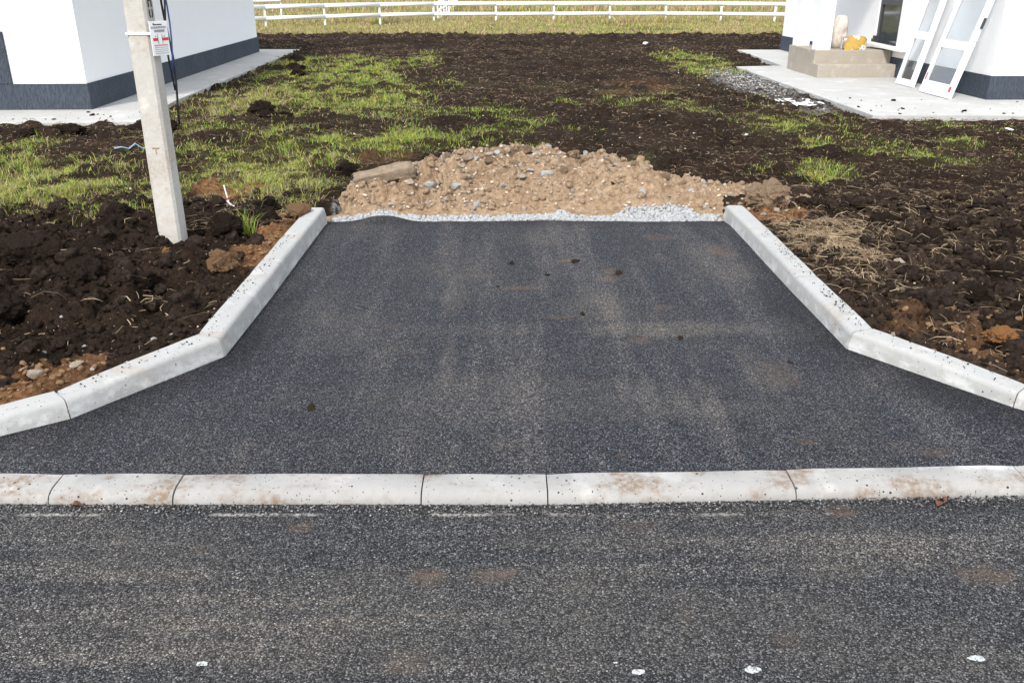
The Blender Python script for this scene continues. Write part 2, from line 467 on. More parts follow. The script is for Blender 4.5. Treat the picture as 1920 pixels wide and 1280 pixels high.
def soil_mat():
    m = NT("soil", .95, .04)
    g = m.at("grass"); cl = m.at("clay"); dr = m.at("dry")
    n1 = m.noise(1.3, 5, .6); n2 = m.noise(24, 6, .68); n3 = m.noise(130, 4, .6)
    c = m.mix(m.rng(n2, .34, .68), (.0042, .0031, .0025), (.028, .0190, .0140))
    c = m.mix(m.rng(m.noise(85, 5, .7), .50, .66, 0, .65), c, (.058, .040, .030))
    c = m.mix(m.rng(n1, .38, .66, 0, .75), c, m.mix(m.rng(n2, .3, .7), (.020, .0125, .009), (.062, .041, .029)))
    sx = m.sepz()
    c = m.mix(m.math('MULTIPLY', m.rng(sx[0], 1.9, 2.5, 0, .9), m.rng(sx[1], 8.6, 7.0)), c, m.mix(m.rng(n2, .34, .68), (.018, .0125, .0095), (.085, .059, .043)))
    # crumbs of straw and pale grit too small to build
    v = m.new("ShaderNodeTexVoronoi"); v.inputs["Scale"].default_value = 42
    m.L(m.co((1, 1.7, 1)), v.inputs["Vector"])
    s = m.new("ShaderNodeSeparateColor"); m.L(v.outputs["Color"], s.inputs[0])
    k = m.math('MULTIPLY', m.math('LESS_THAN', v.outputs["Distance"], .20), m.math('GREATER_THAN', s.outputs[0], .86))
    c = m.mix(m.math('MULTIPLY', k, .8), c, m.mix(s.outputs[1], (.12, .085, .055), (.30, .26, .21)))
    clayc = m.mix(m.rng(n2, .35, .7), (.16, .070, .028), (.30, .165, .082))
    c = m.mix(m.math('MULTIPLY', cl, m.rng(n2, .3, .55, .35, 1)), c, clayc)
    gc = m.mix(m.rng(dr, 0, 1), (.085, .115, .026), (.22, .165, .075))
    gc = m.mix(m.rng(m.noise(9, 5, .7), .35, .7), gc, (.045, .042, .020))
    s = m.sepz()
    farm = m.rng(s[1], 31, 35)
    gf = m.math('MULTIPLY', g, m.math('ADD', .62, m.math('MULTIPLY', farm, .35)))
    c = m.mix(m.math('MULTIPLY', gf, m.rng(n2, .25, .6, .4, 1)), c, gc)
    li = m.at("lime")
    c = m.mix(m.math('MULTIPLY', li, m.rng(m.noise(14, 6, .7), .42, .58)), c, (.30, .295, .29))
    m.color(c)
    m.bump2(n2, 1.0, .035, m.noise(75, 5, .7), 1.0, .014)
    return m.m
M_SOIL = soil_mat()

def clod_mat(name, a, b, sc=30, dk=.62):
    m = NT(name, .95, .05)
    n2 = m.noise(sc, 6, .68); n3 = m.noise(150, 3)
    c = m.mix(m.rng(n2, .34, .68), a, b)
    c = m.mix(m.rng(m.rand(), 0, 1, 0, .5), c, m.mix(1.0, c, (dk, dk * .98, dk * .95), 'MULTIPLY'))
    m.color(c); m.bump2(n2, 1.0, .03, m.noise(80, 5, .7), .9, .012)
    return m.m
M_CLOD = clod_mat("dark_clod", (.009, .0066, .0054), (.056, .039, .030))
M_CLAY = clod_mat("clay_lump", (.19, .105, .055), (.36, .23, .13))
M_ORANGE = clod_mat("orange_clay", (.30, .13, .05), (.42, .22, .10))
M_STONE = clod_mat("buff_stone", (.42, .34, .26), (.66, .57, .47), 18, .82)
M_WSTONE = clod_mat("pale_stone", (.46, .465, .47), (.68, .685, .69), 14, .85)
M_GRAVEL = clod_mat("crushed_gravel", (.38, .387, .40), (.66, .67, .68), 60, .85)
M_SLAB = clod_mat("slab_concrete", (.20, .15, .105), (.34, .27, .20), 14, .9)
M_SANDY = clod_mat("sandy_clod", (.22, .147, .094), (.42, .31, .215), 24, .85)

def mound_mat():
    m = NT("mound_dirt", .95, .1)
    n1 = m.noise(2.2, 5, .6); n2 = m.noise(20, 6, .68); n3 = m.noise(120, 4)
    c = m.mix(m.rng(n2, .33, .68), (.175, .113, .068), (.40, .292, .195))
    c = m.mix(m.rng(n1, .5, .72, 0, .6), c, (.19, .108, .060))
    v = m.new("ShaderNodeTexVoronoi"); v.inputs["Scale"].default_value = 48; m.L(m.co(), v.inputs["Vector"])
    s = m.new("ShaderNodeSeparateColor"); m.L(v.outputs["Color"], s.inputs[0])
    k = m.math('MULTIPLY', m.rng(v.outputs["Distance"], .36, .28), m.math('GREATER_THAN', s.outputs[0], .62))
    c = m.mix(m.math('MULTIPLY', k, .55), c, m.mix(s.outputs[1], (.28, .18, .11), (.46, .36, .26)))
    m.color(c)
    h = m.math('ADD', n2, m.math('MULTIPLY', k, .3))
    m.bump2(h, 1.0, .035, n3, .6, .005)
    return m.m
M_MOUND = mound_mat()

def blade_mat(name):
    m = NT(name, .6, .25)
    c = m.at("col", True); m.color(c)
    tr = m.new("ShaderNodeBsdfTranslucent"); m.L(c, tr.inputs[0])
    mx = m.new("ShaderNodeMixShader"); mx.inputs[0].default_value = .3
    out = m.n["Material Output"]
    m.L(m.b.outputs[0], mx.inputs[1]); m.L(tr.outputs[0], mx.inputs[2]); m.L(mx.outputs[0], out.inputs[0])
    return m.m
M_BLADE = blade_mat("grass_blade")
M_STRAW = blade_mat("straw_stalk")

def stucco(name, c, var=.06, bs=.9):
    m = NT(name, .9, .2)
    n = m.noise(1, 3, .6, m.co((34, 34, 8)), .5); n1 = m.noise(1.2, 3)
    k = m.rng(n, .44, .60)
    c1 = m.mix(m.rng(n1, .3, .7, 0, 1), c, tuple(v * (1 - var) for v in c))
    m.color(m.mix(m.math('MULTIPLY', k, var * 1.6), c1, tuple(v * .55 for v in c)))
    m.bump(m.math('MULTIPLY', k, -1.0), bs, .010)
    return m.m
M_WALL = stucco("white_stucco", (.82, .82, .82), .02, .22)
M_PLINTH = stucco("grey_stucco", (.066, .080, .102), .25)
M_WHITE = simple("white_paint", (.82, .82, .82), .45, .4, .03)
M_PVC = simple("white_plastic", (.80, .81, .82), .3, .5, .03, 3)
M_DARK = simple("dark_metal", (.045, .048, .055), .45, .5)
M_ROOF = simple("roof_sheet", (.10, .11, .13), .5, .4)
M_BLACK = simple("black_cable", (.012, .012, .014), .45, .5)
M_BLUE = simple("blue_cable", (.05, .10, .30), .45, .5)
M_PBLUE = simple("pale_blue_wire", (.30, .42, .58), .5, .4)
M_RED = simple("red_print", (.62, .03, .04), .5, .4, .05)
M_INK = simple("black_print", (.03, .03, .035), .7, .2)
M_GREY = simple("grey_print", (.32, .33, .36), .7, .2)
M_LINK = simple("light_grey_print", (.5, .51, .53), .7, .2)
M_YELLOW = simple("yellow_paper", (.70, .43, .04), .7, .2, .2, 9)
M_KRAFT = simple("kraft_paper", (.45, .30, .18), .8, .2, .2, 9)
M_FOAM = simple("white_foam", (.76, .77, .78), .8, .2, .08, 12)
M_BOARD = simple("pale_board", (.72, .71, .69), .7, .3, .08)
M_LEAF = simple("dry_leaf", (.15, .055, .032), .7, .3, .25, 40)
M_HEDGE = simple("dark_hedge_leaves", (.03, .032, .025), .8, .2, .3, 3)
M_TRACK = simple("grey_track", (.16, .18, .21), .8, .2, .15, .3)
def spotm():
    m = NT("white_paint_spot", .7, .2)
    m.color(m.mix(m.rng(m.noise(140, 4, .7), .38, .52), (.06, .06, .06), (.42, .44, .44))); return m.m
M_SPOT = spotm()
def glass():
    m = NT("window_glass", .04, .6)
    m.color((.93, .96, .97)); m.b.inputs["Transmission Weight"].default_value = 1.0; m.b.inputs["IOR"].default_value = 1.45
    m.b.inputs["Roughness"].default_value = .03
    return m.m
M_GLASS = glass()
def dglass():
    m = NT("door_glass", .04, .8); m.color((.05, .06, .065)); return m.m
M_DGLASS = dglass()

# ------------------------------------------------------------------ ground, road, driveway
fan_rows = [2.6]
while fan_rows[-1] < 40: fan_rows.append(fan_rows[-1] + max(.0135, .00150 * fan_rows[-1] ** 1.45))
while fan_rows[-1] < 700: fan_rows.append(fan_rows[-1] * 1.09)
ys = np.array(fan_rows); us = np.linspace(-1, 1, 620)
us = np.sign(us) * (.55 * np.abs(us) + .45 * np.abs(us) ** 2.2)
Y, U = np.meshgrid(ys, us, indexing='ij')
X = U * (2.4 + .85 * Y)
Z = soil_h(X, Y)
fade = sst(36, 60, Y); Z = Z * (1 - .75 * fade)
me = np_mesh("soil_ground", np.stack([X, Y, Z], -1).reshape(-1, 3), grid_faces(*X.shape))
gm, dm = grass_mask(X, Y)
attr(me, "grass", gm.ravel()); attr(me, "dry", dm.ravel()); attr(me, "clay", clay_mask(X, Y).ravel())
lime = .75 * sst(1.2, .3, ((X - 4.75) / .75) ** 2 + ((Y - 18.3) / 3.0) ** 2) + .6 * sst(1.2, .3, ((X - 4.9) / .4) ** 2 + ((Y - 14.8) / 1.0) ** 2)
lime = np.maximum(lime, sst(7.5, 7.58, Y) * sst(8.0, 7.9, Y) * sst(-1.64, -1.6, X) * sst(1.9, 1.86, X))
attr(me, "lime", lime.ravel())
tag(obj("soil_ground", me, M_SOIL), "dark bare soil plot with grass patches around the driveway", "soil", kind="structure")
del X, Y, Z, U

wide = MB(); wide.box(-1500, 1500, -1500, 1500, -.6, -.45)
fm = simple("meadow", (.10, .11, .04), .95, .1, .3, .2)
tag(wide.build("meadow_ground", fm), "wide grass plain around the building plots", "field", kind="structure")

def spots(x, y, lst):
    m = np.zeros_like(x)
    for (cx, cy, rx, ry, d) in lst:
        q = ((x - cx) / rx) ** 2 + ((y - cy) / ry) ** 2 + 1.3 * (fbm(x * 6, y * 6, 801, 3) - .5)
        m = np.maximum(m, d * sst(1.3, .1, q))
    return m

def sheet(name, x0, x1, y0, y1, dx, dy, zf, mat, edge=None, fine=None, dirt=(), dust=()):
    xs = np.arange(x0, x1 + dx / 2, dx)
    if fine: xs = np.concatenate([np.arange(x0, -fine, dx), np.arange(-fine, fine, .03), np.arange(fine, x1 + dx / 2, dx)])
    ysx = np.linspace(0, 1, int((y1 - y0) / dy) + 1)
    T, Xg = np.meshgrid(ysx, xs, indexing='ij')
    top = y1 if edge is None else edge(Xg)
    Yg = y0 + T * (top - y0)
    Zg = zf(Xg, Yg)
    Xg = np.concatenate([Xg, Xg[-1:]], 0); Yg = np.concatenate([Yg, Yg[-1:] + .02], 0); Zg = np.concatenate([Zg, Zg[-1:] - .07], 0)
    me = np_mesh(name, np.stack([Xg, Yg, Zg], -1).reshape(-1, 3), grid_faces(*Xg.shape))
    attr(me, 'dirt', spots(Xg, Yg, dirt).ravel()); attr(me, 'dust', spots(Xg, Yg, dust).ravel())
    dd = np.where(Xg < .15, poly_sd(Xg, Yg, LK, -1.0), poly_sd(Xg, Yg, RK, 1.0))
    fr = sst(-.42, -.02, dd + .25 * (fbm(Xg * 3, Yg * 3, 811, 3) - .5)) * sst(3.2, 3.24, Yg) * sst(7.0, 4.5, Yg) + .5 * sst(7.3, 7.5, Yg)
    attr(me, 'fresh', np.clip(fr, 0, 1).ravel())
    return obj(name, me, mat)

ROAD_DIRT = [(-.31, 2.63, .075, .06, 1), (-.08, 2.64, .10, .04, .7), (1.36, 3.07, .05, .06, .9), (1.75, 2.64, .12, .05, .6), (-.85, 2.95, .06, .04, .5), (.5, 2.95, .12, .03, .5), (-1.2, 2.8, .05, .04, .4), (.9, 2.3, .06, .05, .4), (-.35, 2.2, .09, .06, .4)]
ROAD_DUST = [(0, 2.35, 1.6, .25, .35), (-1.3, 2.75, .5, .2, .3), (1.2, 2.65, .25, .06, .45), (.4, 2.85, .5, .07, .3), (-.2, 2.6, .8, .12, .3), (1.4, 2.2, .5, .1, .3)]
DR_DIRT = [(.07, 5.72, .16, .05, .9), (.42, 6.35, .11, .05, .8), (.72, 6.1, .06, .07, .8), (.29, 5.15, .10, .03, .9), (-.75, 5.0, .05, .06, .4), (.75, 4.78, .08, .05, .8), (.98, 5.35, .08, .06, .6), (.7, 5.9, .1, .08, .6), (-.55, 4.6, .05, .03, .6), (1.35, 3.55, .07, .04, .7), (1.9, 3.45, .1, .04, .5), (.5, 3.45, .03, .015, .9), (1.45, 4.3, .1, .2, .4), (1.65, 6.6, .12, .2, .5), (1.2, 7.0, .15, .12, .5), (-.2, 6.0, .12, .05, .5)]
DR_DUST = [(1.0, 4.95, .75, .14, .75), (-.38, 5.6, .12, .5, .5), (-.36, 4.5, .05, .55, .45), (.55, 5.4, .25, .35, .35), (1.35, 4.4, .10, .45, .45), (-.2, 4.95, .5, .12, .3), (0, 4.0, 1.2, .3, .3), (1.5, 6.2, .3, .7, .3), (-1.0, 4.9, .3, .4, .25), (.9, 3.9, .5, .12, .35), (-1.2, 5.3, .15, .6, .25)]
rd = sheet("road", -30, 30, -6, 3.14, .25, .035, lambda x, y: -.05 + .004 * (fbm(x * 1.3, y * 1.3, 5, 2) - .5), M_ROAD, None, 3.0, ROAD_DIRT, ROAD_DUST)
tag(rd, "grey asphalt road in front of the flush kerb", "road", kind="structure")
def drive_edge(x):
    return 7.60 + .07 * (fbm(x * 1.6, x * 0 + 3, 8, 3) - .5) * 2 - .12 * sst(.5, 1.2, x) * 0 + .10 * np.exp(-((x + 1.15) / .22) ** 2)
dv = sheet("driveway", -3.3, 3.7, 3.24, 7.6, .02, .025,
           lambda x, y: .0 + .006 * (fbm(x * 1.1, y * 1.1, 25, 3) - .5) - .02 * sst(7.35, 7.62, y) - .010 * sst(3.5, 3.3, y) + .04 * np.exp(-(((x + 1.15) / .2) ** 2 + ((y - 7.62) / .12) ** 2)), M_DRIVE, drive_edge, None, DR_DIRT, DR_DUST)
tag(dv, "fresh dark asphalt driveway between the raised kerbs", "driveway", kind="structure")

for (x, y, rr, sd) in ((-.987, 2.186, .028, 1), (.395, 2.151, .030, 2), (.759, 2.16, .034, 3), (1.492, 2.21, .036, 4), (.33, 2.19, .010, 5)):
    bm = bmesh.new(); vs = []
    for k in range(40):
        a = 2 * math.pi * k / 40; q = .55 * rr * (.45 + 1.0 * float(fbm(np.array([2 + 1.3 * math.cos(a) + sd * 7.0]), np.array([2 + 1.3 * math.sin(a) + sd * 3.0]), 4, 4, .6)[0]))
        vs.append(bm.verts.new((x + 1.3 * q * math.cos(a), y + .8 * q * math.sin(a), -.046)))
    bm.faces.new(vs); me = bpy.data.meshes.new("paint_spot"); bm.to_mesh(me); bm.free()
    obj("paint_spot", me, M_SPOT, rd)

# ------------------------------------------------------------------ kerbs, stone by stone
def kerb_run(root, pts, prof, side, mat, joints_jit=.003, hts=None):
    """prof: list of (outward offset, z); pts run along the inner foot line; one mesh per stone"""
    P = [Vector((p[0], p[1])) for p in pts]
    nrm = []
    for i in range(len(P)):
        ds = []
        if i > 0: ds.append((P[i] - P[i - 1]).normalized())
        if i < len(P) - 1: ds.append((P[i + 1] - P[i]).normalized())
        t = sum(ds, Vector((0, 0))).normalized()
        n = Vector((-t.y, t.x)) * side
        c = 1.0 if len(ds) == 1 else 1 / max(.5, n.dot(Vector((-ds[0].y, ds[0].x)) * side))
        nrm.append(n * c)
    for i in range(len(P) - 1):
        a, b = P[i], P[i + 1]; t = (b - a).normalized(); gap = .0028
        na, nb = nrm[i], nrm[i + 1]
        jx, jz, tilt = random.uniform(-1, 1) * joints_jit, random.uniform(-1, 1) * joints_jit, random.uniform(-1, 1) * .003
        bm = bmesh.new(); rings = []
        L = (b - a).length; ns = 9
        for k in range(ns + 1):
            f = k / ns
            e = 0.004 if k in (0, ns) else 0       # softened arris at the ends
            ff = (gap + f * (L - 2 * gap)) / L
            n = na.lerp(nb, ff); base = a.lerp(b, ff)
            ring = []
            for (o, z) in prof:
                zz = z - (e if z > -.1 else 0)
                if hts and z > -.1: zz += hts[i] + (hts[i + 1] - hts[i]) * ff
                q = base + n * (o + jx)
                ring.append(bm.verts.new((q.x, q.y, zz + jz + tilt * (f - .5) + .0015 * math.sin(9 * f + i + 40 * o))))
            rings.append(ring)
        m = len(prof)
        for r0, r1 in zip(rings[:-1], rings[1:]):
            for k in range(m): bm.faces.new((r0[k], r0[(k + 1) % m], r1[(k + 1) % m], r1[k]))
        bm.faces.new(rings[0]); bm.faces.new(rings[-1][::-1])
        bmesh.ops.recalc_face_normals(bm, faces=bm.faces)
        me = bpy.data.meshes.new("kerb_stone"); bm.to_mesh(me); bm.free()
        for p in me.polygons: p.use_smooth = len(p.vertices) == 4
        me.set_sharp_from_angle(angle=math.radians(38))
        obj("kerb_stone", me, mat, root)

def profile(h, w=.16, bot=-.2, b=.026, r=.032):
    pts = [(0, bot), (0.0, h - .085), (b * .45, h - r * .95)]
    for k in range(1, 6):
        a = math.pi / 2 * k / 5
        pts.append((b * .45 + r * (1 - math.cos(a)) * .95, h - r * .95 + r * .95 * math.sin(a)))
    pts += [(w - .008, h), (w, h - .008), (w, bot)]
    return pts
k1 = empty("kerb", (0, 0, 0)); tag(k1, "raised concrete kerb of the driveway on the utility pole side", "kerb", "kerbs around the driveway")
kerb_run(k1, LK, profile(.0, bot=-.3), -1, M_KERB, .003, LKH)
k2 = empty("kerb", (0, 0, 0)); tag(k2, "raised concrete kerb of the driveway beside the straw-strewn soil", "kerb", "kerbs around the driveway")
kerb_run(k2, RK, profile(.0, bot=-.3), 1, M_KERB, .003, RKH)
k3 = empty("kerb", (0, 0, 0)); tag(k3, "low dirty concrete kerb set flush between road and driveway", "kerb", "kerbs around the driveway")
FX = [-5.0, -3.98, -2.95, -1.93, -1.412, -.378, .149, 1.193, 2.196, 3.2, 4.2, 5.2]
FK = [(x, 3.105 + .034 * max(0, x - .15)) for x in FX]
prf = [(0, -.25), (0, -.045), (.006, -.028), (.016, -.014), (.034, -.004), (.06, .002), (.152, .006), (.16, .000), (.16, -.25)]
kerb_run(k3, FK, prf, 1, M_KERBF, .002)

# ------------------------------------------------------------------ stones, clods and rubble
def rock_mesh(name, seed, flat=.75, rug=.25, cuts=7, sub=3):
    r = random.Random(seed)
    bm = bmesh.new(); bmesh.ops.create_icosphere(bm, subdivisions=sub, radius=1)
    planes = []
    for _ in range(cuts):
        n = Vector((r.gauss(0, 1), r.gauss(0, 1), r.gauss(0, 1))).normalized(); planes.append((n, r.uniform(.40, .70) if rug < .2 else r.uniform(.55, .85)))
    off = Vector((r.uniform(0, 50), r.uniform(0, 50), r.uniform(0, 50)))
    from mathutils import noise
    for v in bm.verts:
        p = v.co.copy()
        for n, d in planes:
            e = p.dot(n)
            if e > d: p -= n * (e - d) * .92
        q = p * 1.6 + off
        p *= 1 + rug * (noise.fractal(q, 1.0, 2.0, 4))
        if rug > .3: p *= 1 + .10 * noise.fractal(p * 5 + off, .8, 2.0, 4) + .05 * abs(noise.noise(p * 17 + off))
        v.co = (p.x, p.y * r.uniform(.999, 1.001), p.z * flat)
    me = bpy.data.meshes.new(name); bm.to_mesh(me); bm.free()
    for p in me.polygons: p.use_smooth = True
    me.set_sharp_from_angle(angle=math.radians(24))
    return me
ROCKS = [rock_mesh("stone", i, .78, .06, 22, 3) for i in range(9)]
CLODS = [rock_mesh("clod", 100 + i,   .72, .36, 4, 5) for i in range(6)]
ROCK_BY_MAT = {}
def rock(name, base_me, mat, x, y, z, s, seed, label, cat, group=None, tilt=.4):
    key = (base_me.name, mat.name)
    if key not in ROCK_BY_MAT:
        m = base_me.copy(); m.materials.clear(); m.materials.append(mat); ROCK_BY_MAT[key] = m
    r = random.Random(seed)
    o = bpy.data.objects.new(name, ROCK_BY_MAT[key]); link(o)
    s = s if isinstance(s, tuple) else (s * r.uniform(.8, 1.15), s * r.uniform(.7, 1.0), s * r.uniform(.75, 1.05))
    o.scale = s; o.location = (x, y, z); o.rotation_euler = (r.uniform(-tilt, tilt), r.uniform(-tilt, tilt), r.uniform(0, 6.28))
    return tag(o, label, cat, group)

def H1(x, y): return float(soil_h(np.array([float(x)]), np.array([float(y)]))[0])

# the mound of dug-out dirt at the end of the driveway
def crest(x):
    return np.interp(x, [-1.75, -1.5, -1.25, -.9, -.4, .1, .5, .9, 1.3, 1.65, 1.95, 2.3, 2.6, 2.9],
                        [.0, .07, .19, .27, .30, .36, .31, .31, .24, .19, .15, .14, .09, 0])
def mound_h(x, y):
    yc = np.interp(x, [-1.7, -1.2, -.6, .1, .9, 1.6, 2.6], [8.05, 8.35, 8.8, 8.95, 8.75, 8.25, 7.95])
    yf = np.interp(x, [-1.7, -.5, 1.3, 1.9, 2.7], [7.74, 7.72, 7.72, 7.74, 7.55]) + .05 * (fbm(x * 3, y * 0 + 1, 201, 2) - .5)
    yb = yc + np.interp(x, [-1.7, .1, 2.6], [.5, 1.2, .5])
    f = np.where(y < yc, np.clip((y - yf) / (yc - yf), -1, 1), np.clip((yb - y) / (yb - yc), -1, 1))
    prof = np.where(f > 0, np.sin(np.clip(f, 0, 1) * math.pi / 2) ** 1.15, f * .6)
    c = crest(x) * (1 + .75 * (fbm(x * 3.2, y * 2.2, 205, 4) - .5))
    rocky = .95 + .75 * sst(.6, -.4, x) + .3 * sst(.45, .9, f)
    m = np.clip(f * 4, 0, 1)
    d = .5 * domes(x, y, .16, 211, .5) * .16 + .55 * domes(x, y, .075, 221, .6) * .075 + .6 * domes(x, y, .034, 231, .6) * .034
    d += .02 * (fbm(x * 12, y * 12, 241, 4) - .5) + .008 * (fbm(x * 45, y * 45, 251, 2) - .5)
    low = np.minimum((y - yf) * .25, 0) - .6 * np.maximum(7.56 - y, 0)
    return .004 + low + c * np.maximum(prof, 0) + m * rocky * (d - .012) * sst(0, .05, c) - .08 * (crest(x) < .004) - np.where(y > yc, np.clip(-f, 0, 1) * .3, 0)
xs = np.arange(-1.95, 2.95, .0135); ys = np.arange(7.45, 10.6, .0165)
Y, X = np.meshgrid(ys, xs, indexing='ij')
Zm = mound_h(X, Y)
me = np_mesh("dirt_mound", np.stack([X, Y, Zm], -1).reshape(-1, 3), grid_faces(*X.shape))
tag(obj("dirt_mound", me, M_MOUND), "heap of sandy brown excavated dirt at the far end of the driveway", "dirt mound")
def MH(x, y): return max(float(mound_h(np.array([float(x)]), np.array([float(y)]))[0]), H1(x, y))

# larger stones lying on the mound, one object each
rs = random.Random(11)
n_st = 0
while n_st < 230:
    x = rs.gauss(-.15, 1.1); y = rs.uniform(7.72, 9.3)
    if not (-1.65 < x < 2.45) or float(crest(np.array([x]))[0]) < .05: continue
    z = MH(x, y)
    if z < .02: continue
    s = .022 + .050 * rs.random() ** 2.0
    pale = rs.random() < .25
    what = ("large " if s > .036 else "") + ("pale grey" if pale else "buff")
    where = "at the mound foot beside the gravel" if y < 7.98 else ("along the crest of the mound" if y > 8.65 else "on the mound slope")
    near = "near the broken slab" if x < -.75 else ("near the clay lump" if x > .95 else "below the top stone")
    lab = what + " stone " + where + " " + near
    rock("stone", ROCKS[rs.randrange(9)], M_WSTONE if pale else M_STONE, x, y, z + s * .22, s, rs.random(), lab, "stone", lab.replace(" stone ", " stones "))
    n_st += 1
def mrock(px, py, sx, sy, sz, mat, label, me=0, lift=.3, rz=None):
    o = rock("stone", ROCKS[me], mat, px, py, MH(px, py) + sz * lift, (sx, sy, sz), px * 7 + py, label, "stone", tilt=.2)
    if rz is not None: o.rotation_euler.z = rz
    return o
mrock(.31, 8.36, .095, .07, .055, M_WSTONE, "largest white stone sitting high on the dirt mound", 1)
mrock(.08, 8.27, .11, .09, .05, M_STONE, "broad buff stone beside the white stone on the mound", 2)
mrock(-.36, 7.83, .085, .06, .045, M_STONE, "flat buff stone at the foot of the mound by the gravel", 3)
mrock(.2, 8.95, .09, .07, .07, M_STONE, "cracked pale stone on the very top of the mound", 0)
mrock(.8, 8.75, .09, .07, .055, M_STONE, "angular buff stone on the mound crest", 5)
mrock(-.68, 8.6, .065, .035, .10, M_STONE, "upright flat brown stone on the mound", 6)
mrock(-1.10, 7.85, .05, .04, .045, M_WSTONE, "white angular stone low on the mound beside the concrete chunk", 4)

for i, (x, y, q) in enumerate([(.02,8.98,.085),(.14,8.9,.07),(.27,8.92,.075),(-.1,8.92,.06),(.42,8.9,.06),(-.62,8.78,.085),(-.8,8.72,.075),(-.45,8.8,.06),(-.3,8.85,.055),(.62,8.85,.07),(.72,8.7,.06),(.95,8.72,.065),(-.98,8.6,.06),(1.2,8.5,.055),(1.45,8.35,.06),(.05,8.6,.08),(-.2,8.45,.07),(-.5,8.3,.06),(.5,8.45,.065),(-.75,8.2,.065),(-1.0,8.15,.05),(1.6,8.2,.05)]):
    lab = ("large " if q >= .07 else "") + "sandy clod " + ("along the mound crest" if y > 8.55 else "on the mound face") + (" by the broken slab" if x < -.4 else (" on the clay lump side" if x > .45 else " around the highest point"))
    rock("sandy_clod", CLODS[i % 6], M_SANDY, x, y, MH(x, y) + q * .15, q, i + 720, lab, "clod", lab.replace("clod", "clods"))
# the broken slab on the left shoulder of the mound
b = MB(); b.box(-.29, .29, -.10, .10, -.05, .05)
bm = b.bm
bmesh.ops.subdivide_edges(bm, edges=bm.edges[:], cuts=7, use_grid_fill=True)
from mathutils import noise as mnoise
for v in bm.verts:
    k = 1 - .35 * max(0, abs(v.co.x) / .29 - .7)
    v.co.y *= k; v.co += mnoise.noise_vector(v.co * 9) * .018 + mnoise.noise_vector(v.co * 30) * .006
    if v.co.x > .2: v.co.z -= (v.co.x - .2) * .3
sl = b.build("broken_slab", M_SLAB, smooth=True)
sl.location = (-1.22, 8.28, MH(-1.22, 8.28) + .05); sl.rotation_euler = (.15, -.20, .22)
tag(sl, "long broken brown slab lying on the shoulder of the dirt mound", "slab")

# single lumps that stand out
def lump(name, me, mat, x, y, s, label, cat, lift=.35, tilt=.3, base=None):
    return rock(name, me, mat, x, y, (H1(x, y) if base is None else base) + s[2] * lift, s, x * 3 + y, label, cat, tilt=tilt)
lump("clay_lump", CLODS[0], M_SANDY, 2.27, 7.72, (.19, .15, .17), "large sandy clay lump with roots at the kerb end", "clay lump", .5)
lump("clay_lump", CLODS[1], M_CLAY, -1.95, 5.66, (.10, .085, .10), "brown clay lump resting beside the kerb near the pole", "clay lump", .45)
lump("clay_lump", CLODS[2], M_ORANGE, 2.70, 4.50, (.10, .085, .085), "round orange clay lump beside the flared kerb", "clay lump", .85)
lump("clay_lump", CLODS[3], M_CLAY, -1.80, 7.25, (.10, .12, .09), "brown clay lump at the end of the kerb by the mound", "clay lump", .35)
lump("clay_lump", CLODS[4], M_ORANGE, -2.36, 5.75, (.03, .03, .03), "small orange clod on dark soil below the pole", "clay lump", .6)
lump("clay_lump", CLODS[2], M_CLAY, 1.93, 8.45, (.09, .07, .06), "reddish brown clod behind the mound on dark soil", "clay lump", .4)
lump("stone", ROCKS[1], M_STONE, -2.42, 4.03, (.055, .045, .05), "tall buff stone standing on soil by the flared kerb", "stone", .6)
lump("stone", ROCKS[2], M_STONE, -2.24, 4.12, (.06, .035, .03), "flat buff stone wedged against the flared kerb", "stone", .5)
lump("stone", ROCKS[3], M_STONE, 2.16, 4.60, (.03, .025, .04), "pale stone upright beside the kerb bend", "stone", .6)
lump("stone", ROCKS[4], M_STONE, 2.75, 5.95, (.09, .05, .028), "flat pale stone among straw on dark soil", "stone", .6)
for i, (x, y) in enumerate([(2.05, 7.75), (2.0, 7.95), (2.15, 8.05), (1.95, 7.8), (2.3, 7.45), (2.17, 7.4), (2.08, 7.55), (1.8, 8.1), (2.4, 7.5)]):
    rock("stone", ROCKS[i], M_STONE, x, y, MH(x, y) + .012, .03 + .02 * ((i * 37) % 10) / 10, i + 500, "buff stone by the clay lump at the kerb end", "stone", "buff stones by the clay lump")
WS = [(-1.87,4.83,.022),(-1.80,4.86,.013),(-1.99,4.50,.03),(-1.90,4.53,.026),(-2.36,4.45,.018),(-2.03,4.22,.02),(-2.16,4.11,.018),(-2.60,4.72,.018),(-2.5,4.3,.022),
      (-2.2,4.3,.012),(-2.3,4.62,.014),(-1.83,5.05,.013),(-2.75,5.0,.012),(-2.36,5.0,.011),(-2.1,3.98,.014)]
for i, (x, y, s) in enumerate(WS):
    rock("stone", ROCKS[i % 9], M_WSTONE, x, y, H1(x, y) + s * .5, s, i + 40, "small white stone on dark soil beside the flared kerb", "stone", "white stones on the dark soil")
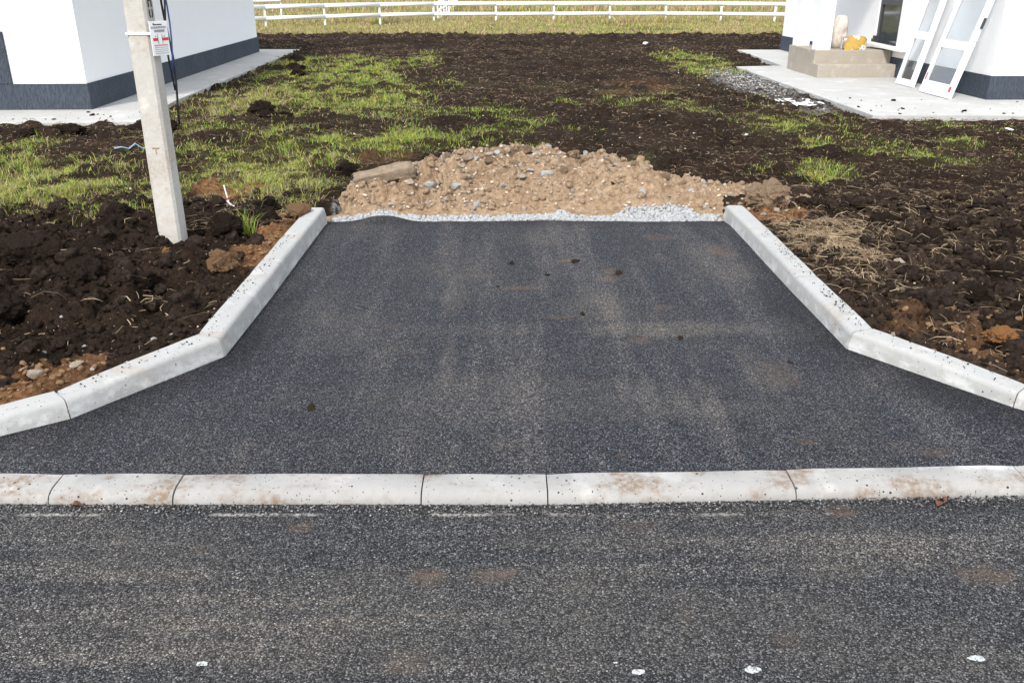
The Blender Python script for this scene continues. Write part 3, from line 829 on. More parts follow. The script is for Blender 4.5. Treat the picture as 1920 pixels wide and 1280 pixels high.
MARKS = [((-2.56, 6.41), "against the foot of the utility pole"), ((-1.95, 5.66), "beside the brown clay lump near the kerb"), ((-2.10, 6.72), "beside the bright grass tuft"),
         ((-3.4, 5.2), "in the open soil away from the flared kerb"), ((-2.0, 4.5), "behind the kerb bend with white stones"), ((-3.6, 6.5), "under the grass edge beyond the pole"),
         ((2.5, 6.4), "in the thick straw beside the kerb"), ((2.5, 7.2), "next to the sandy clay lump at the kerb end"), ((2.7, 4.6), "next to the round orange clay lump"),
         ((3.6, 6.1), "on straw-strewn soil well away from the kerb"), ((3.6, 7.1), "on the edge of the smooth dark field"), ((3.3, 5.2), "behind the flared kerb among thin straw"),
         ((-3.6, 13.5), "in grass at the apron corner"), ((-5.8, 11.9), "along the front edge of the apron"), ((-5.0, 21), "in grass along the house side apron"), ((-1.75, 9.3), "in grass behind the broken slab")]
def clod_label(x, y, s):
    w = min(MARKS, key=lambda m: (m[0][0] - x) ** 2 + (m[0][1] - y) ** 2)[1]
    return ("large " if s > .145 else "") + "dark soil clod " + w
# big dark clods around the pole and along the straw strip
CL = [(-2.88,5.92,.18),(-2.25,5.92,.13),(-2.98,6.3,.16),(-3.25,5.7,.20),(-3.25,5.0,.18),(-2.95,4.75,.15),(-2.45,5.35,.13),(-2.1,5.25,.09),(-2.75,5.35,.15),
      (-2.38,6.95,.13),(-2.22,6.6,.14),(-3.05,6.7,.14),(-3.5,6.6,.15),(-3.9,6.3,.18),(-3.6,5.2,.16),(-2.05,4.75,.08),(-2.0,7.0,.12),(-2.15,7.55,.14)]
for i, (x, y, s) in enumerate(CL):
    rock("soil_clod", CLODS[i % 6], M_CLOD, x, y, H1(x, y) + s * .12, s, i + 70, clod_label(x, y, s), "clod", clod_label(x, y, s).replace("clod", "clods"))
CR = [(2.52,7.05,.13),(2.75,7.2,.10),(3.0,6.9,.13),(3.35,7.0,.12),(3.7,7.1,.14),(2.45,6.1,.07),(3.1,6.3,.11),(3.6,6.2,.12),(3.3,5.6,.14),(2.9,5.3,.13),(2.45,5.1,.07),
      (3.1,4.9,.12),(3.9,6.6,.14),(2.6,6.55,.09),(2.75,4.85,.08),(3.9,5.7,.14),(3.5,5.0,.12),(2.62,4.42,.05)]
for i, (x, y, s) in enumerate(CR):
    rock("soil_clod", CLODS[(i + 2) % 6], M_CLOD, x, y, H1(x, y) + s * .1, s, i + 170, clod_label(x, y, s), "clod", clod_label(x, y, s).replace("clod", "clods"))
CF = [(-3.62,13.4,.17),(-3.9,13.9,.20),(-3.3,13.2,.12),(-1.75,9.3,.13),(-4.6,19.5,.22),(-4.9,20.6,.2),(-5.3,22.5,.25),(-5.1,12.3,.15),(-5.9,11.9,.18),(-6.4,11.7,.16),(-4.7,12.2,.14)]
for i, (x, y, s) in enumerate(CF):
    rock("soil_clod", CLODS[(i + 1) % 6], M_CLOD, x, y, H1(x, y) + s * .1, s, i + 270, clod_label(x, y, s), "clod", clod_label(x, y, s).replace("clod", "clods"))
for i, (x, y, s) in enumerate([(.0, 6.27, .026), (.48, 6.32, .032), (.77, 6.02, .03), (-.99, 3.88, .026), (.45, 5.2, .02), (1.55, 4.45, .016), (.25, 6.0, .018), (-.1, 5.75, .012), (1.0, 4.8, .02), (.95, 8.1, .035)]):
    on = y < 7.5
    M_DIRT = clod_mat('dry_dirt', (.03, .021, .015), (.085, .060, .042)) if i == 0 else M_DIRT
    rock("dirt_crumb" if on else "soil_clod", CLODS[i % 6], M_DIRT, x, y, (0 if on else MH(x, y)) + s * .22, (s * 1.2, s * .75, s * .42), i + 370,
         "small brown dirt crumb lying on the driveway asphalt" if on else "dark dirt clod lying on the sandy mound", "dirt" , "dirt crumbs on the driveway" if on else None)

# ---- scattered rubble as stuff
def scatter_rocks(name, pos, size, mat, seed, label, cat, sub=1, flat=.7, rug=.12):
    r = np.random.default_rng(seed)
    base = []
    for k in range(5):
        m = rock_mesh("tmp", 900 + seed * 7 + k, flat, rug, 6, sub)
        v = np.array([q.co[:] for q in m.vertices]); f = np.array([p.vertices[:] for p in m.polygons]); base.append((v, f))
        bpy.data.meshes.remove(m)
    Vs, Fs, off = [], [], 0
    pick = r.integers(0, 5, len(pos))
    for k in range(5):
        idx = np.where(pick == k)[0]
        if not len(idx): continue
        v, f = base[k]; n = len(idx)
        a = r.uniform(0, 6.28, n); ca, sa = np.cos(a)[:, None], np.sin(a)[:, None]
        t = r.uniform(-.8, .8, n); ct, stt = np.cos(t)[:, None], np.sin(t)[:, None]
        x, y, z = v[None, :, 0], v[None, :, 1], v[None, :, 2]
        y, z = y * ct - z * stt, y * stt + z * ct
        x, y = x * ca - y * sa, x * sa + y * ca
        s = size[idx][:, None]
        P = np.stack([pos[idx, 0:1] + s * x, pos[idx, 1:2] + s * y, pos[idx, 2:3] + s * z], -1)
        Vs.append(P.reshape(-1, 3)); Fs.append((f[None] + (np.arange(n) * len(v))[:, None, None] + off).reshape(-1, 3)); off += n * len(v)
    me = np_mesh(name, np.concatenate(Vs), np.concatenate(Fs), smooth=False)
    return tag(obj(name, me, mat), label, cat, kind="stuff")

r = rng
n = 5200
x = r.uniform(-1.7, 2.6, n); y = r.uniform(7.6, 10.0, n); c = crest(x); zz = mound_h(x, y); k = (zz > .035) & (c > .03) & (r.random(n) < .35 + .65 * sst(.7, -.3, x))
s = .006 + .020 * r.random(n) ** 2.2
lt = r.random(n) < .55
scatter_rocks("rubble", np.stack([x, y, zz + s * .2], -1)[k & lt], s[k & lt], M_STONE, 3, "small buff pebbles scattered over the dirt mound", "rubble", 2)
scatter_rocks("dirt_lumps", np.stack([x, y, zz + s * .2], -1)[k & ~lt], s[k & ~lt] * 1.7, M_SANDY, 15, "crumbled sandy lumps scattered over the dirt mound", "dirt", 2, .75, .25)
n = 9500
x = r.uniform(-1.60, 1.87, n); e = drive_edge(x); t = r.random(n)
wgt = .25 + .75 * sst(.36, .55, fbm(x * 1.3, x * 0 + 9, 303, 2))
wgt = wgt * (1 - .75 * sst(.38, .62, x) * sst(1.12, .9, x)); wgt = wgt * (1 - .7 * sst(1.5, 1.72, x)); wgt = np.clip(.8 * wgt * (.5 + .9 * fbm(x * 5, x * 0 + 2, 307, 2)), .05, 1)
y = e + .012 + t ** 1.3 * (.05 + .24 * wgt)
zz = np.maximum(mound_h(x, y), -.03); s = .006 + .020 * r.random(n) ** 2.4; k = (r.random(n) < .2 + wgt)
scatter_rocks("gravel", np.stack([x, y, zz + s * .4], -1)[k], s[k], M_GRAVEL, 4, "band of pale crushed gravel along the ragged driveway end", "gravel")
n = 5200
x = r.uniform(-4, 4, n); y0 = 3.105 + .034 * np.maximum(0, x - .15); y = y0 - np.abs(r.normal(0, .035, n)) - .004; s = .003 + .006 * r.random(n) ** 1.5
mcr = NT("asphalt_crumbs", .8, .3); mcr.color(mcr.ramp(mcr.noise(70, 1), [(.3, (.008, .008, .01)), (.5, (.05, .05, .052)), (.62, (.14, .14, .135)), (.75, (.4, .39, .38))])); mcr = mcr.m
scatter_rocks("asphalt_crumbs", np.stack([x, y, -.05 + s * .3], -1), s, mcr, 5, "loose asphalt chips along the foot of the flush kerb", "chips")
# bitumen crumbs on the kerb tops
P = []
for (pts, side, hz, num) in ((RK, 1, RKH, 380), (LK, -1, LKH, 190)):
    for q in range(num):
        i = random.choice([1, 1, 2, 2, 3, 4, 4]) if side > 0 else random.choice([1, 2, 3, 4])
        i = min(i, len(pts) - 2); f = random.gauss(.55, .22) if side > 0 else random.random()
        if not 0 < f < 1: continue
        a, b2 = Vector(pts[i]), Vector(pts[i + 1]); p = a.lerp(b2, f); t2 = (b2 - a).normalized(); nn = Vector((-t2.y, t2.x)) * side
        p = p + nn * random.uniform(.06, .155); P.append((p.x, p.y, hz[i] + (hz[i + 1] - hz[i]) * f + .002))
P = np.array(P)
mtar = simple("bitumen_crumbs", (.015, .015, .017), .7, .4)
scatter_rocks("bitumen_crumbs", P, .0025 + .006 * rng.random(len(P)) ** 2.5, mtar, 6, "black bitumen crumbs spilled on top of the kerbs", "crumbs")
# pale grit and pebbles over the soil
n = 2200
x = r.uniform(-7, 7.5, n); y = 3.6 + 15 * r.random(n) ** 1.6
dl = poly_sd(x, y, LK, -1.0); dr = poly_sd(x, y, RK, 1.0); d = np.where(x < .15, dl, dr)
k = ((d > .2) | (y > 8.8)) & ~in_poly(x, y, APRON_R) & ~in_poly(x, y, APRON_L) & (np.abs(x) < 2 + .6 * y)
s = (.003 + .008 * r.random(n) ** 3) * (1 + y / 14)
scatter_rocks("pebbles", np.stack([x, y, soil_h(x, y) + s * .3], -1)[k], s[k], M_STONE, 7, "small pale pebbles strewn over the dark soil", "pebbles")
# crushed limestone spill by the corner of the right apron
n = 900
x = r.normal(4.75, .35, n); y = r.normal(18.2, 1.7, n); k = ~in_poly(x, y, APRON_R); s = .008 + .020 * r.random(n) ** 2
scatter_rocks("limestone_spill", np.stack([x, y, soil_h(x, y) + s * .2], -1)[k], s[k], M_GRAVEL, 8, "spilled pale rubble beside the concrete apron with the porch", "rubble")
# dirt trodden onto the aprons
n = 220
x = np.concatenate([r.uniform(-8.2, -5.4, n // 2), r.uniform(5.3, 9.5, n // 2)]); y = np.concatenate([12.3 + np.abs(r.normal(0, .9, n // 2)), 13.35 + np.abs(r.normal(0, 1.4, n // 2))])
k = (in_poly(x, y, APRON_L) | in_poly(x, y, APRON_R)) & ~((x < -6.4) & (y > 13.6)) & ~((x > 7.2) & (y > 14.9)); s = .004 + .05 * r.random(n) ** 5
scatter_rocks("dirt_flecks", np.stack([x, y, np.full(n, .10) + s * .15], -1)[k], s[k], M_CLOD, 12, "dark dirt flecks dropped on the concrete aprons", "dirt", 1, .4)
# small clods over the near soil
n = 26000
x = np.concatenate([r.uniform(-4.5, -1.75, n // 2), r.uniform(2.05, 5.0, n // 2)]); y = 3.5 + 4.3 * r.random(n)
dl = poly_sd(x, y, LK, -1.0); dr = poly_sd(x, y, RK, 1.0); d = np.where(x < .15, dl, dr)
k = (d > .2) & (np.abs(x) < 1.6 + .55 * y) & (clay_mask(x, y) < .35 * r.random(n) + .1); s = .003 + .030 * r.random(n) ** 4
scatter_rocks("soil_crumbs", np.stack([x, y, soil_h(x, y) + s * .3], -1)[k], s[k], M_CLOD, 9, "crumbled dark soil along both raised kerbs", "soil")

# fist-sized clods thrown over the soil on both sides
n = 900
x = np.concatenate([r.uniform(-4.6, -1.8, n // 2), r.uniform(2.1, 4.8, n // 2)]); y = 3.6 + 4.6 * r.random(n)
d = np.where(x < .15, poly_sd(x, y, LK, -1.0), poly_sd(x, y, RK, 1.0))
s = .022 + .055 * r.random(n) ** 2.2
k = (d > .2 + s) & (np.abs(x) < 1.6 + .55 * y) & (np.hypot(x + 2.45, y - 6.15) > .3)
scatter_rocks("soil_clods", np.stack([x, y, soil_h(x, y) + s * .25], -1)[k], s[k], M_CLOD, 13, "fist-sized dark clods thrown over the soil along the kerbs", "clods", 3, .75, .36)
n = 900
x = np.concatenate([r.normal(2.62, .2, n // 3), r.normal(-1.86, .1, n // 3), r.normal(-2.4, .15, n // 3)]); y = np.concatenate([r.normal(4.45, .22, n // 3), r.normal(6.4, .45, n // 3), r.normal(3.95, .15, n // 3)])
d = np.where(x < .15, poly_sd(x, y, LK, -1.0), poly_sd(x, y, RK, 1.0)); k = d > .2; s = .004 + .024 * r.random(n) ** 3
scatter_rocks("clay_crumbs", np.stack([x, y, soil_h(x, y) + s * .3], -1)[k], s[k], M_CLAY, 14, "crumbled brown clay and grit beside the raised kerbs", "clay", 2)

# ------------------------------------------------------------------ grass and straw
def blades(name, pos, h, w, lean, cols, mat, label, cat, bend=.5):
    n = len(pos); r = np.random.default_rng(len(pos))
    a = r.uniform(0, 2 * np.pi, n); b = r.uniform(0, 2 * np.pi, n)
    dx, dy = np.cos(a), np.sin(a); wx, wy = np.cos(b) * w / 2, np.sin(b) * w / 2
    l = lean * h
    V = np.zeros((n, 5, 3))
    V[:, 0] = pos + np.stack([wx, wy, -.01 + 0 * h], -1); V[:, 1] = pos + np.stack([-wx, -wy, -.01 + 0 * h], -1)
    mid = pos + np.stack([dx * l * .35, dy * l * .35, h * .6], -1)
    V[:, 2] = mid + np.stack([-wx * .75, -wy * .75, 0 * h], -1); V[:, 3] = mid + np.stack([wx * .75, wy * .75, 0 * h], -1)
    V[:, 4] = pos + np.stack([dx * l, dy * l, h * (1 - bend * np.clip(lean, 0, 1.2) * .5)], -1)
    i = np.arange(n)[:, None] * 5
    F = np.concatenate([i + np.array([0, 1, 2]), i + np.array([0, 2, 3]), i + np.array([3, 2, 4])], 0)
    me = np_mesh(name, V.reshape(-1, 3), F, smooth=False)
    attr_col(me, "col", np.repeat(cols, 5, 0))
    o = obj(name, me, mat)
    return tag(o, label, cat, kind="stuff") if label else o

def gcol(n, dry, r):
    g = np.array([.14, .24, .030]); g2 = np.array([.32, .44, .065]); d = np.array([.44, .34, .185]); o = np.array([.40, .37, .05])
    t = r.random((n, 1)); c = g * (1 - t) + g2 * t
    yel = (r.random((n, 1)) < .25); c = np.where(yel, o * (.7 + .6 * t), c)
    isd = r.random((n, 1)) < (.10 + .66 * dry[:, None] ** 1.3)
    return np.where(isd, d * (.55 + .7 * t), c)

def grass_field(name, xr, yr, num, hh, label, seed, ww=.0045):
    r = np.random.default_rng(seed)
    x = r.uniform(*xr, num); y = r.uniform(*yr, num)
    m, dr = grass_mask(x, y)
    cl = .22 + .78 * sst(.36, .70, fbm(x * 6, y * 6, 91, 4, .6))
    k = (r.random(num) < m * cl) & ~in_poly(x, y, APRON_L) & ~in_poly(x, y, APRON_R)
    md = mound_h(x, y); k &= ~((md > .03) & (y > 7.5) & (y < 10.4) & (x > -1.8) & (x < 2.8))
    x, y, dr = x[k], y[k], dr[k]; n = len(x)
    tall = .35 + 1.5 * vn(x * 2.6, y * 2.6, 97) ** 2.2
    h = hh * tall * r.uniform(.4, 1.25, n)
    z = soil_h(x, y)
    w = ww * r.uniform(.5, 1.2, n) * (1 + y / 15)
    return blades(name, np.stack([x, y, z], -1), h, w, r.uniform(.2, 2.2, n), gcol(n, dr, r), M_BLADE, label, "grass")
grass_field("grass", (-6.8, -1.7), (6.9, 10.2), 125000, .095, "tufty green and dry grass around the utility pole", 1)
grass_field("grass", (-6.5, 2.2), (10.2, 15), 160000, .075, "green grass patches between the mound and the house apron", 2)
grass_field("grass", (-6.2, -.9), (15, 25.5), 130000, .085, "long grass patches along the apron of the house", 3, .006)
grass_field("grass", (2.2, 7.6), (8.6, 16.2), 150000, .05, "thin green grass patches on soil before the porch slab", 4)
grass_field("grass", (3.2, 6.4), (18.5, 27.0), 45000, .085, "green grass patch beside the concrete apron with the porch", 5, .006)
# meadow behind the soil, tall and dry by the rail fence
def meadow(name, num, y0, y1, hx, hh, dryb, seed, label, w):
    r = np.random.default_rng(seed)
    y = r.uniform(y0, y1, num); x = r.uniform(-1, 1, num) * hx * y / 44
    if y0 < 40: y = np.where(y < 34.0 + 1.6 * (fbm(x * .5, y * .5, 61, 3) - .5), y + 3, y)
    cl = fbm(x * .35, y * .30, 401 + seed, 3)
    k = r.random(num) < sst(.30, .55, cl) + .15
    x, y, cl = x[k], y[k], cl[k]; n = len(x)
    dr = np.clip(dryb + 3.2 * (cl - .47) + .35 * sst(2, -3, x) * (y < 45) + .34, 0, 1)
    h = hh * (.35 + 1.3 * np.clip(cl - .25, 0, 1)) * r.uniform(.5, 1.3, n)
    blades(name, np.stack([x, y, soil_h(x, y) * (1 - .75 * sst(36, 60, y))], -1), h, w * r.uniform(.7, 1.4, n), r.uniform(.1, .8, n), gcol(n, dr, r) * 1.0, M_BLADE, label, "grass")
meadow("meadow_grass", 90000, 33.6, 43.5, 24, .17, .62, 1, "mixed green and dry grass before the rail fence", .03)
meadow("meadow_grass", 26000, 42.2, 45.2, 24, .42, .9, 2, "tall bleached grass growing along the rail fence", .03)
meadow("meadow_grass", 50000, 46, 58, 30, .25, .75, 3, "mixed dry grass strip behind the rail fence", .04)
meadow("meadow_grass", 52000, 57, 90, 34, .75, 1.0, 4, "tall golden dry grass far behind the rail fence", .06)

# one bright tuft right beside the kerb, by the pole
r = np.random.default_rng(5); n = 130
pp = np.stack([r.normal(-2.10, .035, n), r.normal(6.72, .035, n), np.full(n, H1(-2.10, 6.72))], -1)
t = blades("grass_tuft", pp, r.uniform(.08, .24, n), np.full(n, .006), r.uniform(.2, .9, n), gcol(n, np.full(n, .1), r), M_BLADE, None, None)
tag(t, "bright green grass tuft beside the kerb near the pole", "grass tuft")

def straw(name, pos, L, w, cols, label, cat="straw", lift=.5, flat=True):
    """curved thin stalks lying about: three-sided ribbons with four points"""
    n = len(pos); r = np.random.default_rng(n)
    a = r.uniform(0, 2 * np.pi, n); cv = r.normal(0, .7, n); el = np.abs(r.normal(0, lift, n))
    pts = []
    p = pos.copy(); ang = a.copy()
    for k in range(4):
        pts.append(p.copy())
        s = L / 3; e = el * (1 - .75 * k)
        p = p + np.stack([np.cos(ang) * s * np.cos(e), np.sin(ang) * s * np.cos(e), np.sin(e) * s], -1); ang = ang + cv * .6
    V = np.zeros((n, 4, 2, 3))
    for k in range(4):
        aa = a + cv * .6 * k; o = np.stack([-np.sin(aa) * w / 2, np.cos(aa) * w / 2, w * .35 * np.where(r.random(n) < .5, 1, -1)], -1)
        V[:, k, 0] = pts[k] + o; V[:, k, 1] = pts[k] - o
    i = np.arange(n)[:, None] * 8
    F = np.concatenate([i + np.array([2 * k, 2 * k + 1, 2 * k + 3, 2 * k + 2]) for k in range(3)], 0)
    me = np_mesh(name, V.reshape(-1, 3), F, smooth=False)
    attr_col(me, "col", np.repeat(cols, 8, 0))
    return tag(obj(name, me, M_STRAW), label, cat, kind="stuff")
def scol(n, r, k=1.0):
    t = r.random((n, 1)); c = np.array([.30, .20, .115]) * (1 - t) + np.array([.58, .45, .29]) * t
    return c * k
r = np.random.default_rng(21)
blobs = [(2.40,6.55,.13,.28,900),(2.62,6.7,.13,.16,400),(2.42,6.4,.17,.38,1000),(2.66,6.85,.2,.2,380),(2.3,6.9,.12,.3,90),(2.36,5.75,.12,.35,170),(3.0,6.7,.3,.3,120),(3.2,5.6,.6,.6,90),(2.75,5.1,.4,.5,70),(3.5,7.2,.5,.3,120),(3.6,6.0,.12,.12,110),(3.25,6.35,.15,.2,90),
         (2.9,4.5,.4,.3,160),(-2.4,6.75,.25,.25,120),(-2.2,7.2,.25,.3,140),(-2.7,5.6,.5,.5,60),(-2.2,5.0,.3,.3,40),(3.9,6.2,.5,.8,110),(2.5,7.8,.5,.4,60),(3.5,8.0,.8,.4,80)]
P = np.concatenate([np.stack([r.normal(a, c, q), r.normal(b2, d, q)], -1) for a, b2, c, d, q in blobs])
d = np.where(P[:, 0] < .15, poly_sd(P[:, 0], P[:, 1], LK, -1.0), poly_sd(P[:, 0], P[:, 1], RK, 1.0))
P = P[d > .2]; n = len(P)
straw("straw", np.column_stack([P, soil_h(P[:, 0], P[:, 1]) + .012]), r.uniform(.03, .24, n), r.uniform(.0014, .0034, n), scol(n, r, 1.0) * r.uniform(.4, 1.2, (n, 1)), "dry straw stalks tangled over the soil beside the kerbs", lift=.42)
n = 95000
y = 7.8 + 26 * r.random(n) ** 1.35; x = r.uniform(-1, 1, n) * (2 + .55 * y)
m, _ = grass_mask(x, y)
k = ~in_poly(x, y, APRON_L) & ~in_poly(x, y, APRON_R) & (r.random(n) < .25 + 1.1 * fbm(x * .8, y * .5, 501, 3) ** 1.5)
md = mound_h(x, y); k &= ~((md > .02) & (y < 10.4) & (x > -1.8) & (x < 2.8))
x, y = x[k], y[k]; n = len(x)
straw("straw", np.stack([x, y, soil_h(x, y) + .008], -1), r.uniform(.015, .085, n) * (1 + y / 30), r.uniform(.0018, .0042, n) * (1 + y / 12), scol(n, r, .52) * np.array([[1.0, .92, .86]]) * r.uniform(.25, 1.2, (n, 1)) ** 1.3, "short dead stalks littering the dark soil field", lift=.55)
n = 1500
x = np.concatenate([r.uniform(-4.3, -1.8, n // 2), r.uniform(2.1, 4.6, n // 2)]); y = 3.6 + 4.3 * r.random(n)
d = np.where(x < .15, poly_sd(x, y, LK, -1.0), poly_sd(x, y, RK, 1.0)); k = d > .2; x, y = x[k], y[k]; n = len(x)
straw("straw", np.stack([x, y, soil_h(x, y) + .006], -1), r.uniform(.015, .08, n), r.uniform(.0018, .004, n), scol(n, r, .8), "fine root threads in the dark soil by the kerbs", lift=.3)

# ------------------------------------------------------------------ house with the grey plinth, beside the pole
def stepped(name, pts, z0, z1, mat, label):
    b = MB(); b.prism(pts, z0, z1)
    return tag(b.build(name, mat, None, .012), label, "pavement", kind="structure")
stepped("apron_pavement", APRON_L, -.12, .10, M_APRON, "pale concrete apron around the house behind the pole")
stepped("apron_pavement", APRON_R, -.12, .10, M_APRON, "pale concrete apron around the house with the porch")

h1 = empty("house", (-6.52, 13.90, .10), math.radians(2.5))
tag(h1, "white stucco house with grey plinth behind the utility pole", "house", "white houses")
b = MB(); b.box(-9, 0, 0, 11.6, .38, 3.2); b.build("wall", M_WALL, h1)
b = MB(); b.box(-9.0, .025, -.025, 11.625, -.1, .385); b.build("plinth", M_PLINTH, h1, .008)
b = MB(); b.box(-4.2, -1.10, -.032, .1, .387, 1.14); b.build("grey_panel", M_PLINTH, h1, .006)
wf = MB()
wf.box(-3.9, -1.45, -.06, .02, 1.18, 1.26).box(-3.9, -1.45, -.06, .02, 2.4, 2.48).box(-3.9, -3.82, -.06, .02, 1.26, 2.4).box(-1.53, -1.45, -.06, .02, 1.26, 2.4)
w = wf.build("window", M_DARK, h1, .004)
b = MB(); b.box(-3.82, -1.53, -.03, -.018, 1.26, 2.4); b.build("pane", M_DGLASS, w)
b = MB(); b.box(-4.0, -1.2, -.16, 0, 1.142, 1.18); b.build("window_sill", M_DARK, w, .004)
b = MB()
for z, q in ((3.2, .45), (3.32, .45)): pass
vs = [(-9.45, -.45, 3.2), (.45, -.45, 3.2), (.45, 12.05, 3.2), (-9.45, 12.05, 3.2), (-4.5, 4.5, 5.2), (-4.5, 7.1, 5.2)]
V = [b.bm.verts.new(v) for v in vs]
for f in ((0, 1, 4), (1, 2, 5, 4), (2, 3, 5), (3, 0, 4, 5), (3, 2, 1, 0)): b.bm.faces.new([V[i] for i in f])
b.build("roof", M_ROOF, h1)

# ------------------------------------------------------------------ house with the porch
h2 = empty("house", (7.945, 15.08, .10), math.radians(1.55))
tag(h2, "white stucco house with porch columns and leaning door panels", "house", "white houses")
b = MB()
# wall with a real opening for the door (local y 3.75 to 4.85 from z .51)
D0, D1, DT = 3.75, 4.85, 2.75
b.box(0, 9, 0, D0, .375, 3.2).box(0, 9, D1, 11.1, .375, 3.2).box(0, 9, D0, D1, DT, 3.2).box(.25, 9, D0, D1, .375, DT).box(0, .25, D0, D1, .375, .51)
b.build("wall", M_WALL, h2)
b = MB(); b.box(-.025, 9.0, -.025, 11.13, -.1, .38); b.build("plinth", M_PLINTH, h2, .008)
# porch: platform, step, columns
b = MB(); b.box(-1.62, -.02, 3.85, 5.50, -.05, .51); b.build("porch_platform", M_PORCH, h2, .012)
b = MB(); b.box(-1.625, -.03, 3.53, 3.85, -.05, .255); b.build("step", M_PORCH, h2, .014)
for y in (3.92, 5.18):
    b = MB(); b.box(-1.57, -1.28, y, y + .28, .51, 2.9); b.build("column", M_WHITE, h2, .008)
b = MB(); b.box(-1.75, 0, 3.75, 5.6, 2.9, 3.15); b.build("porch_roof", M_WHITE, h2, .01)
V = [(-.45, -.45, 3.2), (9.45, -.45, 3.2), (9.45, 11.5, 3.2), (-.45, 11.5, 3.2), (4.5, 4.4, 5.2), (4.5, 6.8, 5.2)]
b = MB(); V = [b.bm.verts.new(v) for v in V]
for f in ((0, 1, 4), (1, 2, 5, 4), (2, 3, 5), (3, 0, 4, 5), (3, 2, 1, 0)): b.bm.faces.new([V[i] for i in f])
b.build("roof", M_ROOF, h2)
# the dark framed door
f = MB(); x0, x1 = .03, .11
f.box(x0, x1, D0, D0 + .09, .51, DT).box(x0, x1, D1 - .09, D1, .51, DT).box(x0, x1, D0 + .09, D1 - .09, .51, .60).box(x0, x1, D0 + .09, D1 - .09, DT - .08, DT).box(x0, x1, D0 + .09, D1 - .09, 1.36, 1.46)
dr = f.build("door", M_DARK, h2, .005); dr["label"] = "dark framed glazed door on the porch"
for z0, z1 in ((.60, 1.36), (1.46, DT - .08)):
    b = MB(); b.box(.06, .075, D0 + .09, D1 - .09, z0, z1); b.build("pane", M_DGLASS, dr)
b = MB(); b.box(-.05, .03, D1 - .08, D1 - .02, .55, .74).box(-.07, -.05, D1 - .10, D1, .58, .68); b.build("door_stop", M_DARK, dr, .004)

# two white glazed door panels leaning on the wall
def panel(y0, width, xb, label, length=2.2, rail=.10, mid=.78, sticker=False):
    """stands on the apron at x=xb and leans on the wall plane; local: u along y, v up the panel"""
    lean = math.asin(min(.95, (7.90 - xb) / length))
    root = empty("door_panel", (xb, y0, .104)); root.rotation_euler = (0, lean, math.radians(1.5))
    tag(root, label, "door panel", "leaning white door panels")
    t = .06
    b = MB(); st = .10
    b.box(-t / 2, t / 2, 0, st, 0, length).box(-t / 2, t / 2, width - st, width, 0, length)
    b.box(-t / 2, t / 2, st, width - st, 0, rail).box(-t / 2, t / 2, st, width - st, length - .1, length).box(-t / 2, t / 2, st, width - st, mid, mid + .1)
    b.build("frame", M_PVC, root, .006)
    for v0, v1 in ((rail, mid), (mid + .1, length - .1)):
        b = MB(); b.box(-.010, .010, st - .01, width - st + .01, v0 - .01, v1 + .01); b.build("pane", M_GLASS, root)
        b = MB()
        b.box(-.034, -.012, st, st + .018, v0, v1).box(-.034, -.012, width - st - .018, width - st, v0, v1).box(-.034, -.012, st + .018, width - st - .018, v0, v0 + .018).box(-.034, -.012, st + .018, width - st - .018, v1 - .018, v1)
        b.build("glazing_bead", M_PVC, root, .003)
    return root
p1 = panel(16.79, .71, 7.43, "narrow white glazed door panel leaning nearer the porch", mid=.86)
p2 = panel(15.10, 1.08, 7.33, "wide white glazed door panel with red sticker leaning on wall", rail=.20, mid=.80)
b = MB(); b.box(-.035, -.031, .03, .10, .10, .19); st = b.build("sticker", M_RED, p2); st["label"] = "red sticker at the foot of the panel"
b = MB(); b.box(-.035, -.031, 1.00, 1.04, .22, .34); b.build("sticker", M_RED, p2)
b = MB(); b.box(-.02, .02, -.03, .0, 1.15, 1.32); b.build("latch", M_DARK, p2, .003)
b = MB(); b.box(-.031, .02, -.02, .0, .95, 1.0); b.build("hinge", M_PVC, p2, .003)

# things on the porch
def pillow(name, mat, sx, sy, sz, loc, rot, label, cat, seed=0):
    bm = bmesh.new(); bmesh.ops.create_cube(bm, size=2)
    bmesh.ops.subdivide_edges(bm, edges=bm.edges[:], cuts=9, use_grid_fill=True)
    for v in bm.verts:
        x, y, z = v.co
        e = (1 - .55 * abs(x) ** 5) * (1 - .55 * abs(y) ** 5)
        v.co = Vector((x * sx * (1 - .06 * y * y), y * sy * (1 - .06 * x * x), z * sz * max(e, .18)))
        v.co += mnoise.noise_vector(Vector((x * 1.7 + seed, y * 1.7, z))) * min(sx, sy) * .12
    me = bpy.data.meshes.new(name); bm.to_mesh(me); bm.free()
    for p in me.polygons: p.use_smooth = True
    o = obj(name, me, mat); o.location = loc; o.rotation_euler = rot
    return tag(o, label, cat)
PT = .61
m = NT("printed_bag", .7, .25); s_ = m.sepz()
kk = m.noise(4, 3, .5, None, .5); c_ = m.mix(m.rng(kk, .50, .53), (.40, .26, .05), (.30, .20, .12)); m.color(m.mix(m.rng(m.noise(7, 2), .58, .61), c_, (.6, .57, .52))); M_BAG = m.m
pillow("cement_bag", M_BAG, .24, .17, .085, (7.08, 19.05, PT + .10), (1.15, 0, .15), "crumpled yellow printed cement bag on the porch", "bag", 3)
pillow("paper_sack", simple("dirty_sack", (.74, .66, .58), .8, .2, .25, 6), .13, .12, .33, (6.86, 19.45, PT + .33), (.05, .12, .3), "tall pale paper sack standing behind a porch column", "bag", 8)
b = MB(); b.box(-.17, .17, -.06, .06, 0, .25); o = b.build("foam_block", simple("grey_foam", (.55, .56, .56), .8, .2, .12), None, .01); o.location = (7.05, 19.30, PT + .002); tag(o, "grey block standing behind the yellow bag", "block")
b = MB(); b.box(-.11, .11, -.75, .75, -.025, .025); o = b.build("board", M_BOARD, None, .004)
